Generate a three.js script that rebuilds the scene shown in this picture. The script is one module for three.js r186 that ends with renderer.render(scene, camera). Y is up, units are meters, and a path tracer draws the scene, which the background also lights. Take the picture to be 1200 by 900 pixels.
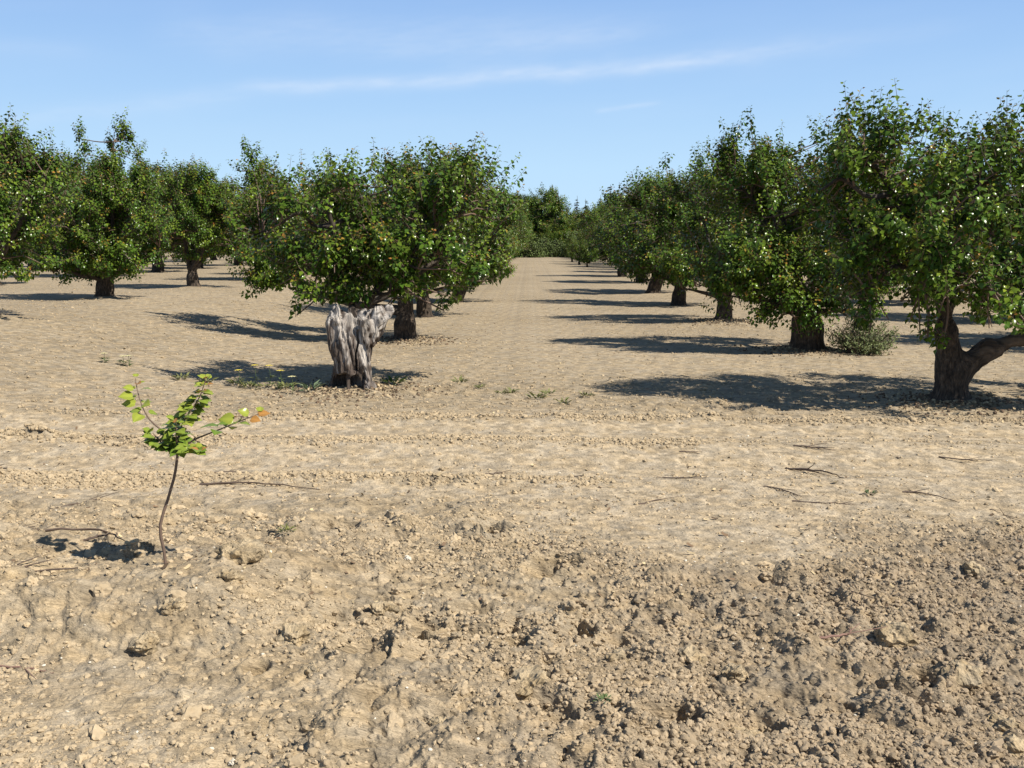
import * as THREE from 'three';

// ------------------------------------------------------------------ camera, sky, sun, exposure
const EYE = 1.65;
const scene = new THREE.Scene();
const camera = new THREE.PerspectiveCamera(41.11, 4 / 3, 0.05, 6000);
camera.position.set(0, EYE, 0);
camera.rotation.set(-Math.atan(165 / 1200), Math.atan(20 / 1200), 0, 'YXZ');
const renderer = new THREE.WebGLRenderer({ antialias: true });
renderer.setSize(1024, 768);
renderer.toneMapping = THREE.LinearToneMapping;
renderer.toneMappingExposure = 1.42;
renderer.shadowMap.enabled = true;

const SUN_EL = 47 * Math.PI / 180, SUN_AZ = 33 * Math.PI / 180;
const sun = new THREE.DirectionalLight(new THREE.Color().setRGB(1, 0.93, 0.82), 5);
sun.position.set(Math.cos(SUN_EL) * Math.cos(SUN_AZ) * 60, Math.sin(SUN_EL) * 60, Math.cos(SUN_EL) * Math.sin(SUN_AZ) * 60 - 15);
sun.target.position.set(0, 0, -15);
sun.castShadow = true;
sun.shadow.radius = 1;
Object.assign(sun.shadow.camera, { left: -45, right: 45, top: 45, bottom: -45, near: 1, far: 200 });
sun.shadow.mapSize.set(4096, 4096);
scene.add(sun, sun.target);

// ------------------------------------------------------------------ random numbers and noise
function rng(seed) {
  let a = seed >>> 0;
  return () => { a = (a + 0x6D2B79F5) | 0; let t = Math.imul(a ^ (a >>> 15), 1 | a); t = (t + Math.imul(t ^ (t >>> 7), 61 | t)) ^ t; return ((t ^ (t >>> 14)) >>> 0) / 4294967296; };
}
function h3(x, y, z) {
  let h = Math.imul(x | 0, 374761393) ^ Math.imul(y | 0, 668265263) ^ Math.imul(z | 0, 1440670441);
  h = Math.imul(h ^ (h >>> 13), 1274126177); h ^= h >>> 16; h = Math.imul(h, 2246822519); h ^= h >>> 15;
  return (h >>> 0) / 4294967296;
}
const fade = (t) => t * t * (3 - 2 * t), lerp = (a, b, t) => a + (b - a) * t;
const clamp = (x, a = 0, b = 1) => Math.min(b, Math.max(a, x));
const sstep = (a, b, x) => fade(clamp((x - a) / (b - a)));
function n2(x, z, s = 0) {           // value noise -1..1
  const i = Math.floor(x), k = Math.floor(z), u = fade(x - i), w = fade(z - k);
  return lerp(lerp(h3(i, s, k), h3(i + 1, s, k), u), lerp(h3(i, s, k + 1), h3(i + 1, s, k + 1), u), w) * 2 - 1;
}
function n3(x, y, z) {
  const i = Math.floor(x), j = Math.floor(y), k = Math.floor(z), u = fade(x - i), v = fade(y - j), w = fade(z - k);
  const a = lerp(lerp(h3(i, j, k), h3(i + 1, j, k), u), lerp(h3(i, j + 1, k), h3(i + 1, j + 1, k), u), v);
  const b = lerp(lerp(h3(i, j, k + 1), h3(i + 1, j, k + 1), u), lerp(h3(i, j + 1, k + 1), h3(i + 1, j + 1, k + 1), u), v);
  return lerp(a, b, w) * 2 - 1;
}
function fbm2(x, z, o, s = 0) { let a = 0, g = 1, t = 0; for (let i = 0; i < o; i++) { a += n2(x, z, s + i) * g; t += g; x = x * 2.03 + 7.1; z = z * 2.03 - 3.7; g *= 0.5; } return a / t; }
function n2p(x, z, p, s) {           // periodic value noise 0..1
  const m = (a) => ((a % p) + p) % p, i = Math.floor(x), k = Math.floor(z), u = fade(x - i), w = fade(z - k);
  return lerp(lerp(h3(m(i), s, m(k)), h3(m(i + 1), s, m(k)), u), lerp(h3(m(i), s, m(k + 1)), h3(m(i + 1), s, m(k + 1)), u), w);
}

// ------------------------------------------------------------------ the sky: clear blue with thin cirrus streaks
{
  const W = 4096, H = 2048, d = new Float32Array(W * H * 4);
  const stops = [[-90, 0.138, 0.119, 0.0826], [-3, 0.303, 0.376, 0.44], [0, 0.413, 0.569, 0.706], [4, 0.367, 0.537, 0.706], [8, 0.289, 0.454, 0.674], [13, 0.216, 0.362, 0.619], [25, 0.11, 0.188, 0.339], [50, 0.055, 0.0963, 0.183], [90, 0.0385, 0.0716, 0.138]];
  const streaks = [   // azimuth and elevation of both ends (degrees), half width, strength
    [-16, 7.95, 15.5, 9.95, 0.34, 0.40], [-6, 8.9, 20, 10.4, 0.5, 0.12], [-28, 5.6, -13.5, 8.1, 0.5, 0.16], [-20, 10.5, 8, 11.6, 0.95, 0.17], [-9, 9.9, 9, 11.2, 0.5, 0.12],
    [3.5, 7.05, 7.3, 7.5, 0.10, 0.28], [10, 9.5, 24, 10.9, 0.6, 0.06], [-40, 13, -10, 15, 1.3, 0.1], [5, 14, 40, 17, 1.4, 0.1], [-30, 9.2, -22, 9.6, 0.4, 0.08],
  ];
  for (let y = 0; y < H; y++) {
    const el = ((y + 0.5) / H - 0.5) * 180;
    let k = 0; while (k < stops.length - 2 && el > stops[k + 1][0]) k++;
    const A = stops[k], B = stops[k + 1], t = clamp((el - A[0]) / (B[0] - A[0]));
    for (let x = 0; x < W; x++) {
      const o = (y * W + x) * 4, az = ((x + 0.5) / W - 0.25) * 360;    // u = 0.25 is -z, growing u turns to +x
      let c = 0;
      if (el > 3 && el < 22 && az > -60 && az < 60) {
        for (const [a0, e0, a1, e1, w, s] of streaks) {
          if (az < a0 - 2 || az > a1 + 2) continue;
          const q = (az - a0) / (a1 - a0), me = lerp(e0, e1, q), off = (el - me) / w + n2(az * 0.5, me * 3, 5) * 0.35;
          if (Math.abs(off) > 2.2) continue;
          const fibre = 0.62 + 0.38 * fbm2(az * 0.9 + el * 1.2, el * 7 - az * 0.8, 4, 40), ends = sstep(-0.03, 0.12, q) * sstep(1.03, 0.75, q);
          c += s * Math.exp(-off * off) * fibre * ends;
        }
        c += 0.035 * clamp(fbm2(az * 0.16, el * 0.9 - az * 0.06, 4, 60) + 0.25) * sstep(3, 7, el);
      }
      c = clamp(c, 0, 0.6);
      d[o] = lerp(lerp(A[1], B[1], t), 0.59, c); d[o + 1] = lerp(lerp(A[2], B[2], t), 0.645, c); d[o + 2] = lerp(lerp(A[3], B[3], t), 0.725, c); d[o + 3] = 1;
    }
  }
  const sky = new THREE.DataTexture(d, W, H, THREE.RGBAFormat, THREE.FloatType);
  sky.mapping = THREE.EquirectangularReflectionMapping; sky.magFilter = sky.minFilter = THREE.LinearFilter; sky.colorSpace = THREE.LinearSRGBColorSpace; sky.needsUpdate = true;
  scene.background = sky; scene.environment = sky;
}

// ------------------------------------------------------------------ helpers
const taken = {};
function numbered(n) { taken[n] = (taken[n] ?? -1) + 1; return taken[n] ? `${n}_${String(taken[n]).padStart(3, '0')}` : n; }
function tag(o, label, category, group, kind) { o.userData.label = label; if (category) o.userData.category = category; if (group) o.userData.group = group; if (kind) o.userData.kind = kind; return o; }
function thing(name, label, category, pos, group) { const g = new THREE.Group(); g.name = numbered(name); g.position.set(...pos); scene.add(g); return tag(g, label, category, group); }
function part(name, geo, mat, parent, kind) { const m = new THREE.Mesh(geo, mat); m.name = name; m.castShadow = m.receiveShadow = true; if (kind) m.userData.kind = kind; if (parent) parent.add(m); return m; }
const V = (x, y, z) => new THREE.Vector3(x, y, z);

class Buf {
  constructor() { this.p = []; this.n = []; this.c = []; this.i = []; this.u = []; }
  geo(smooth = false) {
    const g = new THREE.BufferGeometry();
    g.setAttribute('position', new THREE.Float32BufferAttribute(this.p, 3));
    if (this.c.length) g.setAttribute('color', new THREE.Float32BufferAttribute(this.c, 3));
    if (this.u.length) g.setAttribute('uv', new THREE.Float32BufferAttribute(this.u, 2));
    g.setIndex(this.i);
    if (this.n.length && !smooth) g.setAttribute('normal', new THREE.Float32BufferAttribute(this.n, 3)); else g.computeVertexNormals();
    return g;
  }
}
// a tapered tube along points; rough adds knobbly radius noise; uv in metres
function tube(b, pts, radii, sides = 5, rough = 0, tint = null) {
  const m = pts.length, base = b.p.length / 3, up = Math.abs(pts[m - 1].y - pts[0].y) > 0.8 * pts[0].distanceTo(pts[m - 1]) ? V(1, 0.1, 0.2) : V(0.1, 1, 0.05);
  let len = 0;
  for (let k = 0; k < m; k++) {
    const t = (pts[Math.min(m - 1, k + 1)].clone().sub(pts[Math.max(0, k - 1)])).normalize(), a = up.clone().cross(t).normalize(), c = t.clone().cross(a);
    if (k) len += pts[k].distanceTo(pts[k - 1]);
    for (let s = 0; s < sides; s++) {
      const q = s / sides * Math.PI * 2, p = pts[k];
      const rr = radii[k] * (1 + (rough ? rough * n3(p.x * 9 + Math.cos(q) * 1.7, p.y * 6, p.z * 9 + Math.sin(q) * 1.7) : 0)), cx = Math.cos(q), sx = Math.sin(q);
      b.p.push(p.x + (a.x * cx + c.x * sx) * rr, p.y + (a.y * cx + c.y * sx) * rr, p.z + (a.z * cx + c.z * sx) * rr);
      b.n.push(a.x * cx + c.x * sx, a.y * cx + c.y * sx, a.z * cx + c.z * sx);
      b.u.push(s / sides * 0.6, len);
      if (tint) b.c.push(...tint);
      if (k < m - 1) { const A = base + k * sides + s, B = base + k * sides + (s + 1) % sides; b.i.push(A, B, A + sides, B, B + sides, A + sides); }
    }
  }
  if (sides > 4) for (const [k, f] of [[0, 1], [m - 1, 0]]) {
    const c = b.p.length / 3, t = pts[k].clone().sub(pts[k ? m - 2 : 1]).normalize();
    b.p.push(pts[k].x, pts[k].y, pts[k].z); b.n.push(t.x, t.y, t.z); b.u.push(0.3, f ? 0 : len); if (tint) b.c.push(...tint);
    for (let s = 0; s < sides; s++) { const A = base + k * sides + s, B = base + k * sides + (s + 1) % sides; f ? b.i.push(c, B, A) : b.i.push(c, A, B); }
  }
}
function curve(pts, n) { return new THREE.CatmullRomCurve3(pts, false, 'centripetal').getPoints(n); }
// surface nets over a distance field
function fieldMesh(lo, hi, cell, f, uvScale = 1) {
  const nx = Math.ceil((hi[0] - lo[0]) / cell) + 1, ny = Math.ceil((hi[1] - lo[1]) / cell) + 1, nz = Math.ceil((hi[2] - lo[2]) / cell) + 1;
  const val = new Float32Array(nx * ny * nz), id = new Int32Array(nx * ny * nz).fill(-1), at = (i, j, k) => (k * ny + j) * nx + i, P = [], I = [];
  for (let k = 0; k < nz; k++) for (let j = 0; j < ny; j++) for (let i = 0; i < nx; i++) val[at(i, j, k)] = f(lo[0] + i * cell, lo[1] + j * cell, lo[2] + k * cell);
  for (let k = 0; k < nz - 1; k++) for (let j = 0; j < ny - 1; j++) for (let i = 0; i < nx - 1; i++) {
    let n = 0, sx = 0, sy = 0, sz = 0;
    for (let e = 0; e < 12; e++) {
      const ax = e >> 2, r = e & 3, o = [0, 0, 0]; o[(ax + 1) % 3] = r & 1; o[(ax + 2) % 3] = r >> 1;
      const q = o.slice(); q[ax] = 1;
      const v0 = val[at(i + o[0], j + o[1], k + o[2])], v1 = val[at(i + q[0], j + q[1], k + q[2])];
      if ((v0 < 0) !== (v1 < 0)) { const t = v0 / (v0 - v1); sx += o[0] + (q[0] - o[0]) * t; sy += o[1] + (q[1] - o[1]) * t; sz += o[2] + (q[2] - o[2]) * t; n++; }
    }
    if (n) { id[at(i, j, k)] = P.length / 3; P.push(lo[0] + (i + sx / n) * cell, lo[1] + (j + sy / n) * cell, lo[2] + (k + sz / n) * cell); }
  }
  for (let k = 1; k < nz - 1; k++) for (let j = 1; j < ny - 1; j++) for (let i = 1; i < nx - 1; i++) {
    const v = val[at(i, j, k)] < 0, quad = (a, b, c, d, flip) => { if (a < 0 || b < 0 || c < 0 || d < 0) return; flip ? I.push(a, b, c, a, c, d) : I.push(a, c, b, a, d, c); };
    if (v !== val[at(i + 1, j, k)] < 0) quad(id[at(i, j - 1, k - 1)], id[at(i, j, k - 1)], id[at(i, j, k)], id[at(i, j - 1, k)], v);
    if (v !== val[at(i, j + 1, k)] < 0) quad(id[at(i - 1, j, k - 1)], id[at(i - 1, j, k)], id[at(i, j, k)], id[at(i, j, k - 1)], v);
    if (v !== val[at(i, j, k + 1)] < 0) quad(id[at(i - 1, j - 1, k)], id[at(i, j - 1, k)], id[at(i, j, k)], id[at(i - 1, j, k)], v);
  }
  const g = new THREE.BufferGeometry();
  g.setAttribute('position', new THREE.Float32BufferAttribute(P, 3)); g.setIndex(I); g.computeVertexNormals();
  const U = []; for (let k = 0; k < P.length; k += 3) U.push(Math.atan2(P[k], P[k + 2]) * 0.19 * uvScale, P[k + 1] * uvScale);
  g.setAttribute('uv', new THREE.Float32BufferAttribute(U, 2));
  return g;
}
function capsule(x, y, z, a, b, ra, rb) {
  const dx = b[0] - a[0], dy = b[1] - a[1], dz = b[2] - a[2], t = clamp(((x - a[0]) * dx + (y - a[1]) * dy + (z - a[2]) * dz) / (dx * dx + dy * dy + dz * dz));
  return Math.hypot(x - a[0] - dx * t, y - a[1] - dy * t, z - a[2] - dz * t) - lerp(ra, rb, t);
}
function smin(a, b, k) { const h = Math.max(k - Math.abs(a - b), 0) / k; return Math.min(a, b) - h * h * k * 0.25; }

// ------------------------------------------------------------------ materials
function texture(size, fn, srgb) {
  const d = new Uint8Array(size * size * 4);
  for (let y = 0; y < size; y++) for (let x = 0; x < size; x++) { const c = fn(x / size, y / size), o = (y * size + x) * 4; d[o] = clamp(c[0]) * 255; d[o + 1] = clamp(c[1]) * 255; d[o + 2] = clamp(c[2]) * 255; d[o + 3] = 255; }
  const t = new THREE.DataTexture(d, size, size); t.wrapS = t.wrapT = THREE.RepeatWrapping; t.magFilter = THREE.LinearFilter; t.minFilter = THREE.LinearMipmapLinearFilter; t.generateMipmaps = true;
  if (srgb) t.colorSpace = THREE.SRGBColorSpace; t.needsUpdate = true; return t;
}
const octaves = (u, v, p, o, s) => { let a = 0, g = 1, t = 0; for (let i = 0; i < o; i++) { a += n2p(u * p, v * p, p, s + i) * g; t += g; p *= 2; g *= 0.6; } return a / t; };
const soilMap = texture(1024, (u, v) => {
  const g = octaves(u, v, 24, 5, 1), f = n2p(u * 512, v * 512, 512, 9), speck = n2p(u * 300, v * 300, 300, 12);
  let k = 0.80 + (g - 0.5) * 0.5 + (f - 0.5) * 0.26; if (speck > 0.88) k += 0.12; if (speck < 0.12) k -= 0.24;
  const w = octaves(u, v, 12, 3, 30) - 0.5;
  return [k * (1 + w * 0.06), k, k * (1 - w * 0.12)];
}, true);
const soilBump = texture(1024, (u, v) => { const g = octaves(u, v, 40, 5, 70), r = 1 - Math.abs(n2p(u * 90, v * 90, 90, 80) * 2 - 1); const k = g * 0.75 + r * 0.25; return [k, k, k]; });
soilMap.repeat.set(1 / 1.3, 1 / 1.3); soilBump.repeat.set(1 / 1.87, 1 / 1.87);
const barkMap = texture(512, (u, v) => { const g = octaves(u, v * 0.5, 16, 5, 100), r = Math.pow(1 - Math.abs(octaves(u, v * 0.25, 16, 3, 110) * 2 - 1), 2), k = 0.52 + (g - 0.5) * 0.7 + (0.5 - r) * 0.25; return [k, k * 0.97, k * 0.93]; }, true);
const barkBump = texture(512, (u, v) => { const r = 1 - Math.abs(octaves(u, v * 0.25, 16, 4, 110) * 2 - 1), g = octaves(u, v, 32, 4, 120), k = 1 - r * 0.7 - g * 0.3; return [k, k, k]; });
const greyBump = texture(512, (u, v) => { const r = 1 - Math.abs(n2p(u * 48, v * 3, 48, 130) * 2 - 1), g = octaves(u, v * 0.25, 32, 4, 140), k = 0.6 * (1 - r * r) + 0.4 * g; return [k, k, k]; });
for (const t of [barkMap, barkBump]) t.repeat.set(2.2, 2.2);
greyBump.repeat.set(2, 2);
const M = {
  soil: new THREE.MeshStandardMaterial({ vertexColors: true, map: soilMap, bumpMap: soilBump, bumpScale: 0.013, roughness: 1 }),
  clod: new THREE.MeshStandardMaterial({ color: 0xffffff, roughness: 1 }),
  bigClod: new THREE.MeshStandardMaterial({ color: new THREE.Color().setRGB(0.50, 0.39, 0.24), map: soilMap, bumpMap: soilBump, bumpScale: 0.02, roughness: 1 }),
  bark: new THREE.MeshStandardMaterial({ color: new THREE.Color().setRGB(0.25, 0.195, 0.15), map: barkMap, bumpMap: barkBump, bumpScale: 0.025, roughness: 0.95 }),
  limb: new THREE.MeshStandardMaterial({ color: new THREE.Color().setRGB(0.30, 0.25, 0.21), map: barkMap, bumpMap: barkBump, bumpScale: 0.012, roughness: 0.9 }),
  twig: new THREE.MeshStandardMaterial({ color: new THREE.Color().setRGB(0.14, 0.095, 0.07), roughness: 0.8 }),
  stump: new THREE.MeshStandardMaterial({ vertexColors: true, bumpMap: greyBump, bumpScale: 0.03, roughness: 1 }),
  leaf: new THREE.MeshPhysicalMaterial({ vertexColors: true, roughness: 0.95, transmission: 0.2, thickness: 0, specularIntensity: 0.25, clearcoat: 0.5, clearcoatRoughness: 0.24, side: THREE.DoubleSide }),
  dullLeaf: new THREE.MeshPhysicalMaterial({ vertexColors: true, roughness: 0.95, transmission: 0.2, thickness: 0, side: THREE.DoubleSide }),
  deadTwig: new THREE.MeshStandardMaterial({ color: new THREE.Color().setRGB(0.095, 0.066, 0.05), roughness: 0.85 }),
  palTwig: new THREE.MeshStandardMaterial({ color: new THREE.Color().setRGB(0.22, 0.13, 0.1), roughness: 0.9 }),
  stone: new THREE.MeshStandardMaterial({ color: new THREE.Color().setRGB(0.62, 0.57, 0.47), roughness: 0.85 }),
};

// ------------------------------------------------------------------ the ground
const PITS = [[-0.22, -5.76, 0.11, 0.10, 0.09], [0.14, -5.11, 0.12, 0.10, 0.10], [-1.14, -5.74, 0.16, 0.09, 0.08], [-0.67, -3.97, 0.10, 0.09, 0.09], [0.22, -4.23, 0.07, 0.11, 0.08], [0.5, -3.4, 0.10, 0.09, 0.09], [-0.85, -4.35, 0.08, 0.07, 0.06], [-0.45, -4.3, 0.07, 0.06, 0.06], [-0.55, -3.5, 0.08, 0.07, 0.06], [0.25, -3.25, 0.07, 0.07, 0.06], [-1.05, -3.75, 0.05, 0.06, 0.05], [1.1, -4.3, 0.07, 0.05, 0.05], [1.5, -3.7, 0.08, 0.06, 0.06], [0.68, -4.59, 0.10, 0.07, 0.05], [-0.07, -4.06, 0.09, 0.06, 0.05], [-1.44, -4.73, 0.07, 0.10, 0.05], [0.02, -3.55, 0.10, 0.05, 0.045], [-0.25, -4.5, 0.09, 0.08, 0.04], [0.95, -3.6, 0.1, 0.08, 0.04]];
const edgeOfTilth = (x) => 6.75 - 1.25 * Math.exp(-(((x - 1.3) / 1.6) ** 2)) + 0.25 * n2(x * 0.9, 3.3, 21);
function tilth(x, z) {                 // 1 in freshly broken soil, near 0 on the wheel tracks
  const d = -z, near = 1 - sstep(edgeOfTilth(x) - 0.7, edgeOfTilth(x) + 0.25, d + 0.35 * n2(x * 1.7, z * 1.7, 22));
  const right = 0.72 + 0.28 * sstep(-1.2, 1.0, x - 0.5 * (4.2 + z)), path = 1 - 0.6 * Math.exp(-(((x + 1.5 + (d - 3.3) * 0.4) / 0.55) ** 2)) * (1 - sstep(3.6, 4.2, d));
  const ridge = (Math.exp(-(((d - 8.35 - 0.1 * n2(x, 9, 3)) / 0.17) ** 2)) * (0.2 + 0.8 * sstep(0.9, 0.1, x)) + 0.6 * Math.exp(-(((d - 7.02 - 0.08 * n2(x, 5, 4)) / 0.13) ** 2)) * sstep(0.6, -0.4, x) + 0.5 * Math.exp(-(((d - 9.5) / 0.14) ** 2))) * (0.8 + 0.5 * n2(x * 1.5, 7, 5)), far = sstep(8.9, 10.3, d) * (0.34 + 0.3 * n2(x * 0.5, z * 0.5, 23) + 0.3 * sstep(13, 10, d) - 0.2 * Math.exp(-(((x - 1.2) / 1.3) ** 2)) * sstep(10, 13, d));
  return clamp(near * right * path + ridge + far, 0.05, 1);
}
function mound(x, z) {
  const d = -z + 0.12 * n2(x * 3, z * 3, 33) + 0.1 * n2(x * 1.1, 4, 34);
  return 0.15 * sstep(3.88, 4.3, d) * (1 - sstep(4.75, 5.7, d)) * sstep(-0.75, -1.45, x + 0.15 * n2(z * 2, 1, 35)) * (1 + 0.3 * n2(x * 2, z * 2, 36));
}
function cells(x, z, s, prob, seed) {   // rounded lumps of size s, 0..1
  const X = x / s + 0.35 * n2(x / s * 1.3, z / s * 1.3, seed), Z = z / s + 0.35 * n2(x / s * 1.3 + 9, z / s * 1.3, seed + 1), i = Math.floor(X), k = Math.floor(Z); let h = 0;
  for (let a = -1; a <= 1; a++) for (let b = -1; b <= 1; b++) {
    const r0 = h3(i + a, seed, k + b); if (r0 > prob) continue;
    const r1 = h3(i + a, seed + 1, k + b), r2 = h3(i + a, seed + 2, k + b), r3 = h3(i + a, seed + 3, k + b);
    const rr = 0.3 + 0.42 * r3, dx = X - (i + a + 0.2 + 0.6 * r1), dz = Z - (k + b + 0.2 + 0.6 * r2), q = 1 - (dx * dx + dz * dz) / (rr * rr);
    if (q > 0) h = Math.max(h, Math.pow(q, 0.75) * rr * (0.6 + 0.8 * r0 / prob));
  }
  return h;
}
const FEET = [[4.41, -10.64], [4.26, -15.73], [4.08, -21.54], [-2.1, -17.28], [-1.97, -11.4], [-8.89, -21.33], [-8.77, -26.61], [-8.4, -15.6]];
function broad(x, z) {
  let h = 0.5 * sstep(-2.9, -8.6, x) * sstep(-6, -13, z) + 0.03 * fbm2(x * 0.3, z * 0.3, 3, 11) * sstep(2, 10, -z) + mound(x, z);
  if (z < -9 && z > -29) for (const [fx, fz] of FEET) { const q = (x - fx) ** 2 + (z - fz) ** 2; if (q < 2) h += 0.055 * Math.exp(-q / 0.2) * (1 + 0.5 * n2(x * 3, z * 3, 42)); }
  const d = -z + 0.06 * n2(x * 0.4, 2, 41);
  h += -0.045 * Math.exp(-(((d - 7.6) / 0.3) ** 4)) - 0.035 * Math.exp(-(((d - 8.95) / 0.26) ** 4)) + 0.045 * Math.exp(-(((d - 8.33) / 0.17) ** 2)) * (0.45 + 0.55 * sstep(1.4, -0.2, x)) + 0.035 * Math.exp(-(((d - 7.05) / 0.14) ** 2)) * (0.4 + 0.6 * sstep(0.3, -0.8, x)) + 0.02 * Math.exp(-(((d - 9.45) / 0.15) ** 2));
  return h;
}
function groundHeight(x, z, res = 0) {
  const d = Math.hypot(x, z);
  let h = broad(x, z);
  if (d > 60) return h;
  const t = tilth(x, z), fadeFar = 1 - sstep(30, 60, d);
  h += fadeFar * (0.004 + 0.05 * t) * (1 - 0.55 * sstep(8.5, 11, -z)) * fbm2(x * 1.4 + 0.4 * n2(x * 0.7, z * 0.7, 48), z * 1.7 + 0.4 * n2(z * 0.7, x * 0.7, 49), 3, 50);
  if (z < -2 && d < 26) {
    for (const [px, pz, rx, rz, dep] of PITS) { const q = ((x - px) / rx) ** 2 + ((z - pz) / rz) ** 2; if (q < 3) h -= dep * sstep(1.45, 0.2, q + 0.6 * n2(x * 22, z * 22, 55)); if (q < 5) h += dep * 0.35 * Math.exp(-((Math.sqrt(q) - 1.35) ** 2) * 9); }
    const patch = clamp(0.5 + 0.8 * n2(x * 1.3, z * 1.3, 60)) * t;
    if (res < 0.05) { const big = clamp(n2(x * 0.8 + 3, z * 0.8, 62) * 1.6); h += t * (0.10 * cells(x, z, 0.2, 0.22 * patch + 0.16 * big, 61) - 0.10 * cells(x, z, 0.15, 0.12 * patch + 0.1 * big, 161)); }
    if (res < 0.03) h += (0.042 * cells(x, z, 0.07, 0.4 * patch, 65) - 0.042 * cells(x, z, 0.048, 0.28 * patch, 165)) * (0.1 + 0.9 * t);
    if (res < 0.014) { h += 0.017 * cells(x, z, 0.026, 0.2 + 0.6 * patch, 69) * (0.2 + 0.8 * t); h += 0.012 * fbm2(x * 45, z * 45, 2, 75) * (0.25 + 0.75 * t); }
    // rills washed down the front of the mound
    const f = sstep(3.85, 4.2, -z) * sstep(4.9, 4.4, -z) * sstep(-1.2, -1.7, x); if (f > 0) h -= f * 0.016 * Math.pow(1 - Math.abs(n2(x * 17 + 0.6 * n2(x * 6, z * 5, 80), z * 2.2, 81)), 3);
  }
  return h;
}
{
  // rings round the camera, fine where the photograph looks closely, coarser with distance
  const rows = []; let r = 0.5;
  while (r < 900) { const dense = r > 2.6 ? 1 : 0; rows.push(r); r *= 1 + (dense ? lerp(0.0024, 0.006, sstep(5, 11, r)) + 0.025 * sstep(18, 60, r) : 0.08); }
  const fan = (n) => {                   // angles: n across the frame, then round the back
    const a = []; const half = 31 * Math.PI / 180;
    for (let k = 0; k <= n; k++) a.push(-half + 2 * half * k / n);
    const m = n >> 2; for (let k = 1; k < m; k++) a.push(half + (2 * Math.PI - 2 * half) * k / m);
    return a;
  };
  const N = [768, 384, 192], A = N.map(fan), level = (q) => (q < 2.4 ? 2 : q < 9 ? 0 : q < 30 ? 1 : 2);
  const P = [], C = [], U = [], I = []; let prev = null;
  const dry = [0.47, 0.372, 0.24], dust = [0.585, 0.47, 0.315], damp = [0.345, 0.268, 0.18], straw = [0.515, 0.408, 0.262];
  const put = (x, z, res) => {
    const gh = groundHeight(x, z, res); P.push(x, gh, z); U.push(x + gh * 0.9, -z + gh * 1.3);
    const t = tilth(x, z), d = -z, wet = clamp(0.15 + 0.75 * sstep(-1.5, 2.2, x - (d - 4) * 0.3) + 0.5 * fbm2(x * 0.9, z * 0.9, 3, 90)) * t * (1 - sstep(5, 7.2, d)), patch = 0.5 + 0.5 * fbm2(x * 0.55, z * 0.9, 4, 95), fine = 1 + 0.10 * fbm2(x * 5, z * 9, 3, 99) + 0.05 * n2(x * 0.8, z * 7, 98) * sstep(6.5, 7.2, d) * sstep(10.5, 9.5, d);
    const orchard = sstep(9, 12, d);
    for (let k = 0; k < 3; k++) { let c = lerp(dust[k], dry[k], clamp(t * 1.8)); c = lerp(c, damp[k], wet * 0.85); c = lerp(c, straw[k], orchard * patch * 0.7); C.push(c * fine * (1 - orchard * 0.14 * (1 - patch))); }
  };
  for (const q of rows) {
    const L = level(q), ang = A[L], base = P.length / 3, res = q * 62 * Math.PI / 180 / N[L];
    for (const a of ang) put(Math.sin(a) * q, -Math.cos(a) * q, q < 2.4 ? 1 : res);
    if (prev) {
      const n = ang.length, pn = prev.n;
      if (pn === n) for (let k = 0; k < n; k++) { const a = prev.base + k, b = prev.base + (k + 1) % n, c = base + k, e = base + (k + 1) % n; I.push(a, b, c, b, e, c); }
      else {                               // stitch rings of different counts by walking both
        let i = 0, j = 0; const pa = A[prev.L];
        const angle = (arr, k) => k >= arr.length ? arr[0] + 2 * Math.PI : arr[k];
        while (i < pn || j < n) { const ni = angle(pa, i + 1), nj = angle(ang, j + 1); if (j >= n || (i < pn && ni <= nj)) { I.push(prev.base + i % pn, prev.base + (i + 1) % pn, base + j % n); i++; } else { I.push(prev.base + i % pn, base + (j + 1) % n, base + j % n); j++; } }
      }
    } else { put(0, 0, 1); const c = P.length / 3 - 1; for (let k = 0; k < ang.length; k++) I.push(c, base + (k + 1) % ang.length, base + k); }
    prev = { base, n: ang.length, L };
  }
  const g = new THREE.BufferGeometry();
  g.setAttribute('position', new THREE.Float32BufferAttribute(P, 3)); g.setAttribute('color', new THREE.Float32BufferAttribute(C, 3)); g.setAttribute('uv', new THREE.Float32BufferAttribute(U, 2)); g.setIndex(I); g.computeVertexNormals();
  const m = part('ground', g, M.soil, scene);
  tag(m, 'dry sandy orchard soil with wheel tracks and broken clods', null, null, 'structure');
  console.log('ground triangles', I.length / 3);
}

// ------------------------------------------------------------------ loose soil on the ground
function lump(seed, detail, rough, flat) {
  const g = new THREE.IcosahedronGeometry(1, detail), p = g.attributes.position, s = seed * 13.7;
  for (let k = 0; k < p.count; k++) {
    const x = p.getX(k), y = p.getY(k), z = p.getZ(k);
    let q = 1 + rough * n3(x * 1.3 + s, y * 1.3, z * 1.3) + rough * 0.6 * n3(x * 3.1 + s, y * 3.1, z * 3.1) + (detail > 2 ? 0.14 * n3(x * 6 + s, y * 6, z * 6) + 0.08 * n3(x * 13, y * 13 + s, z * 13) + 0.04 * n3(x * 25, y * 25 + s, z * 25) : 0);
    p.setXYZ(k, x * q, y * q * flat, z * q);
  }
  if (detail > 3) { const u = g.attributes.uv; for (let k = 0; k < p.count; k++) u.setXY(k, p.getX(k) * 0.08 + p.getY(k) * 0.03, p.getZ(k) * 0.08 + p.getY(k) * 0.05); } else g.deleteAttribute('uv');
  g.computeVertexNormals(); return g;
}
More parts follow.
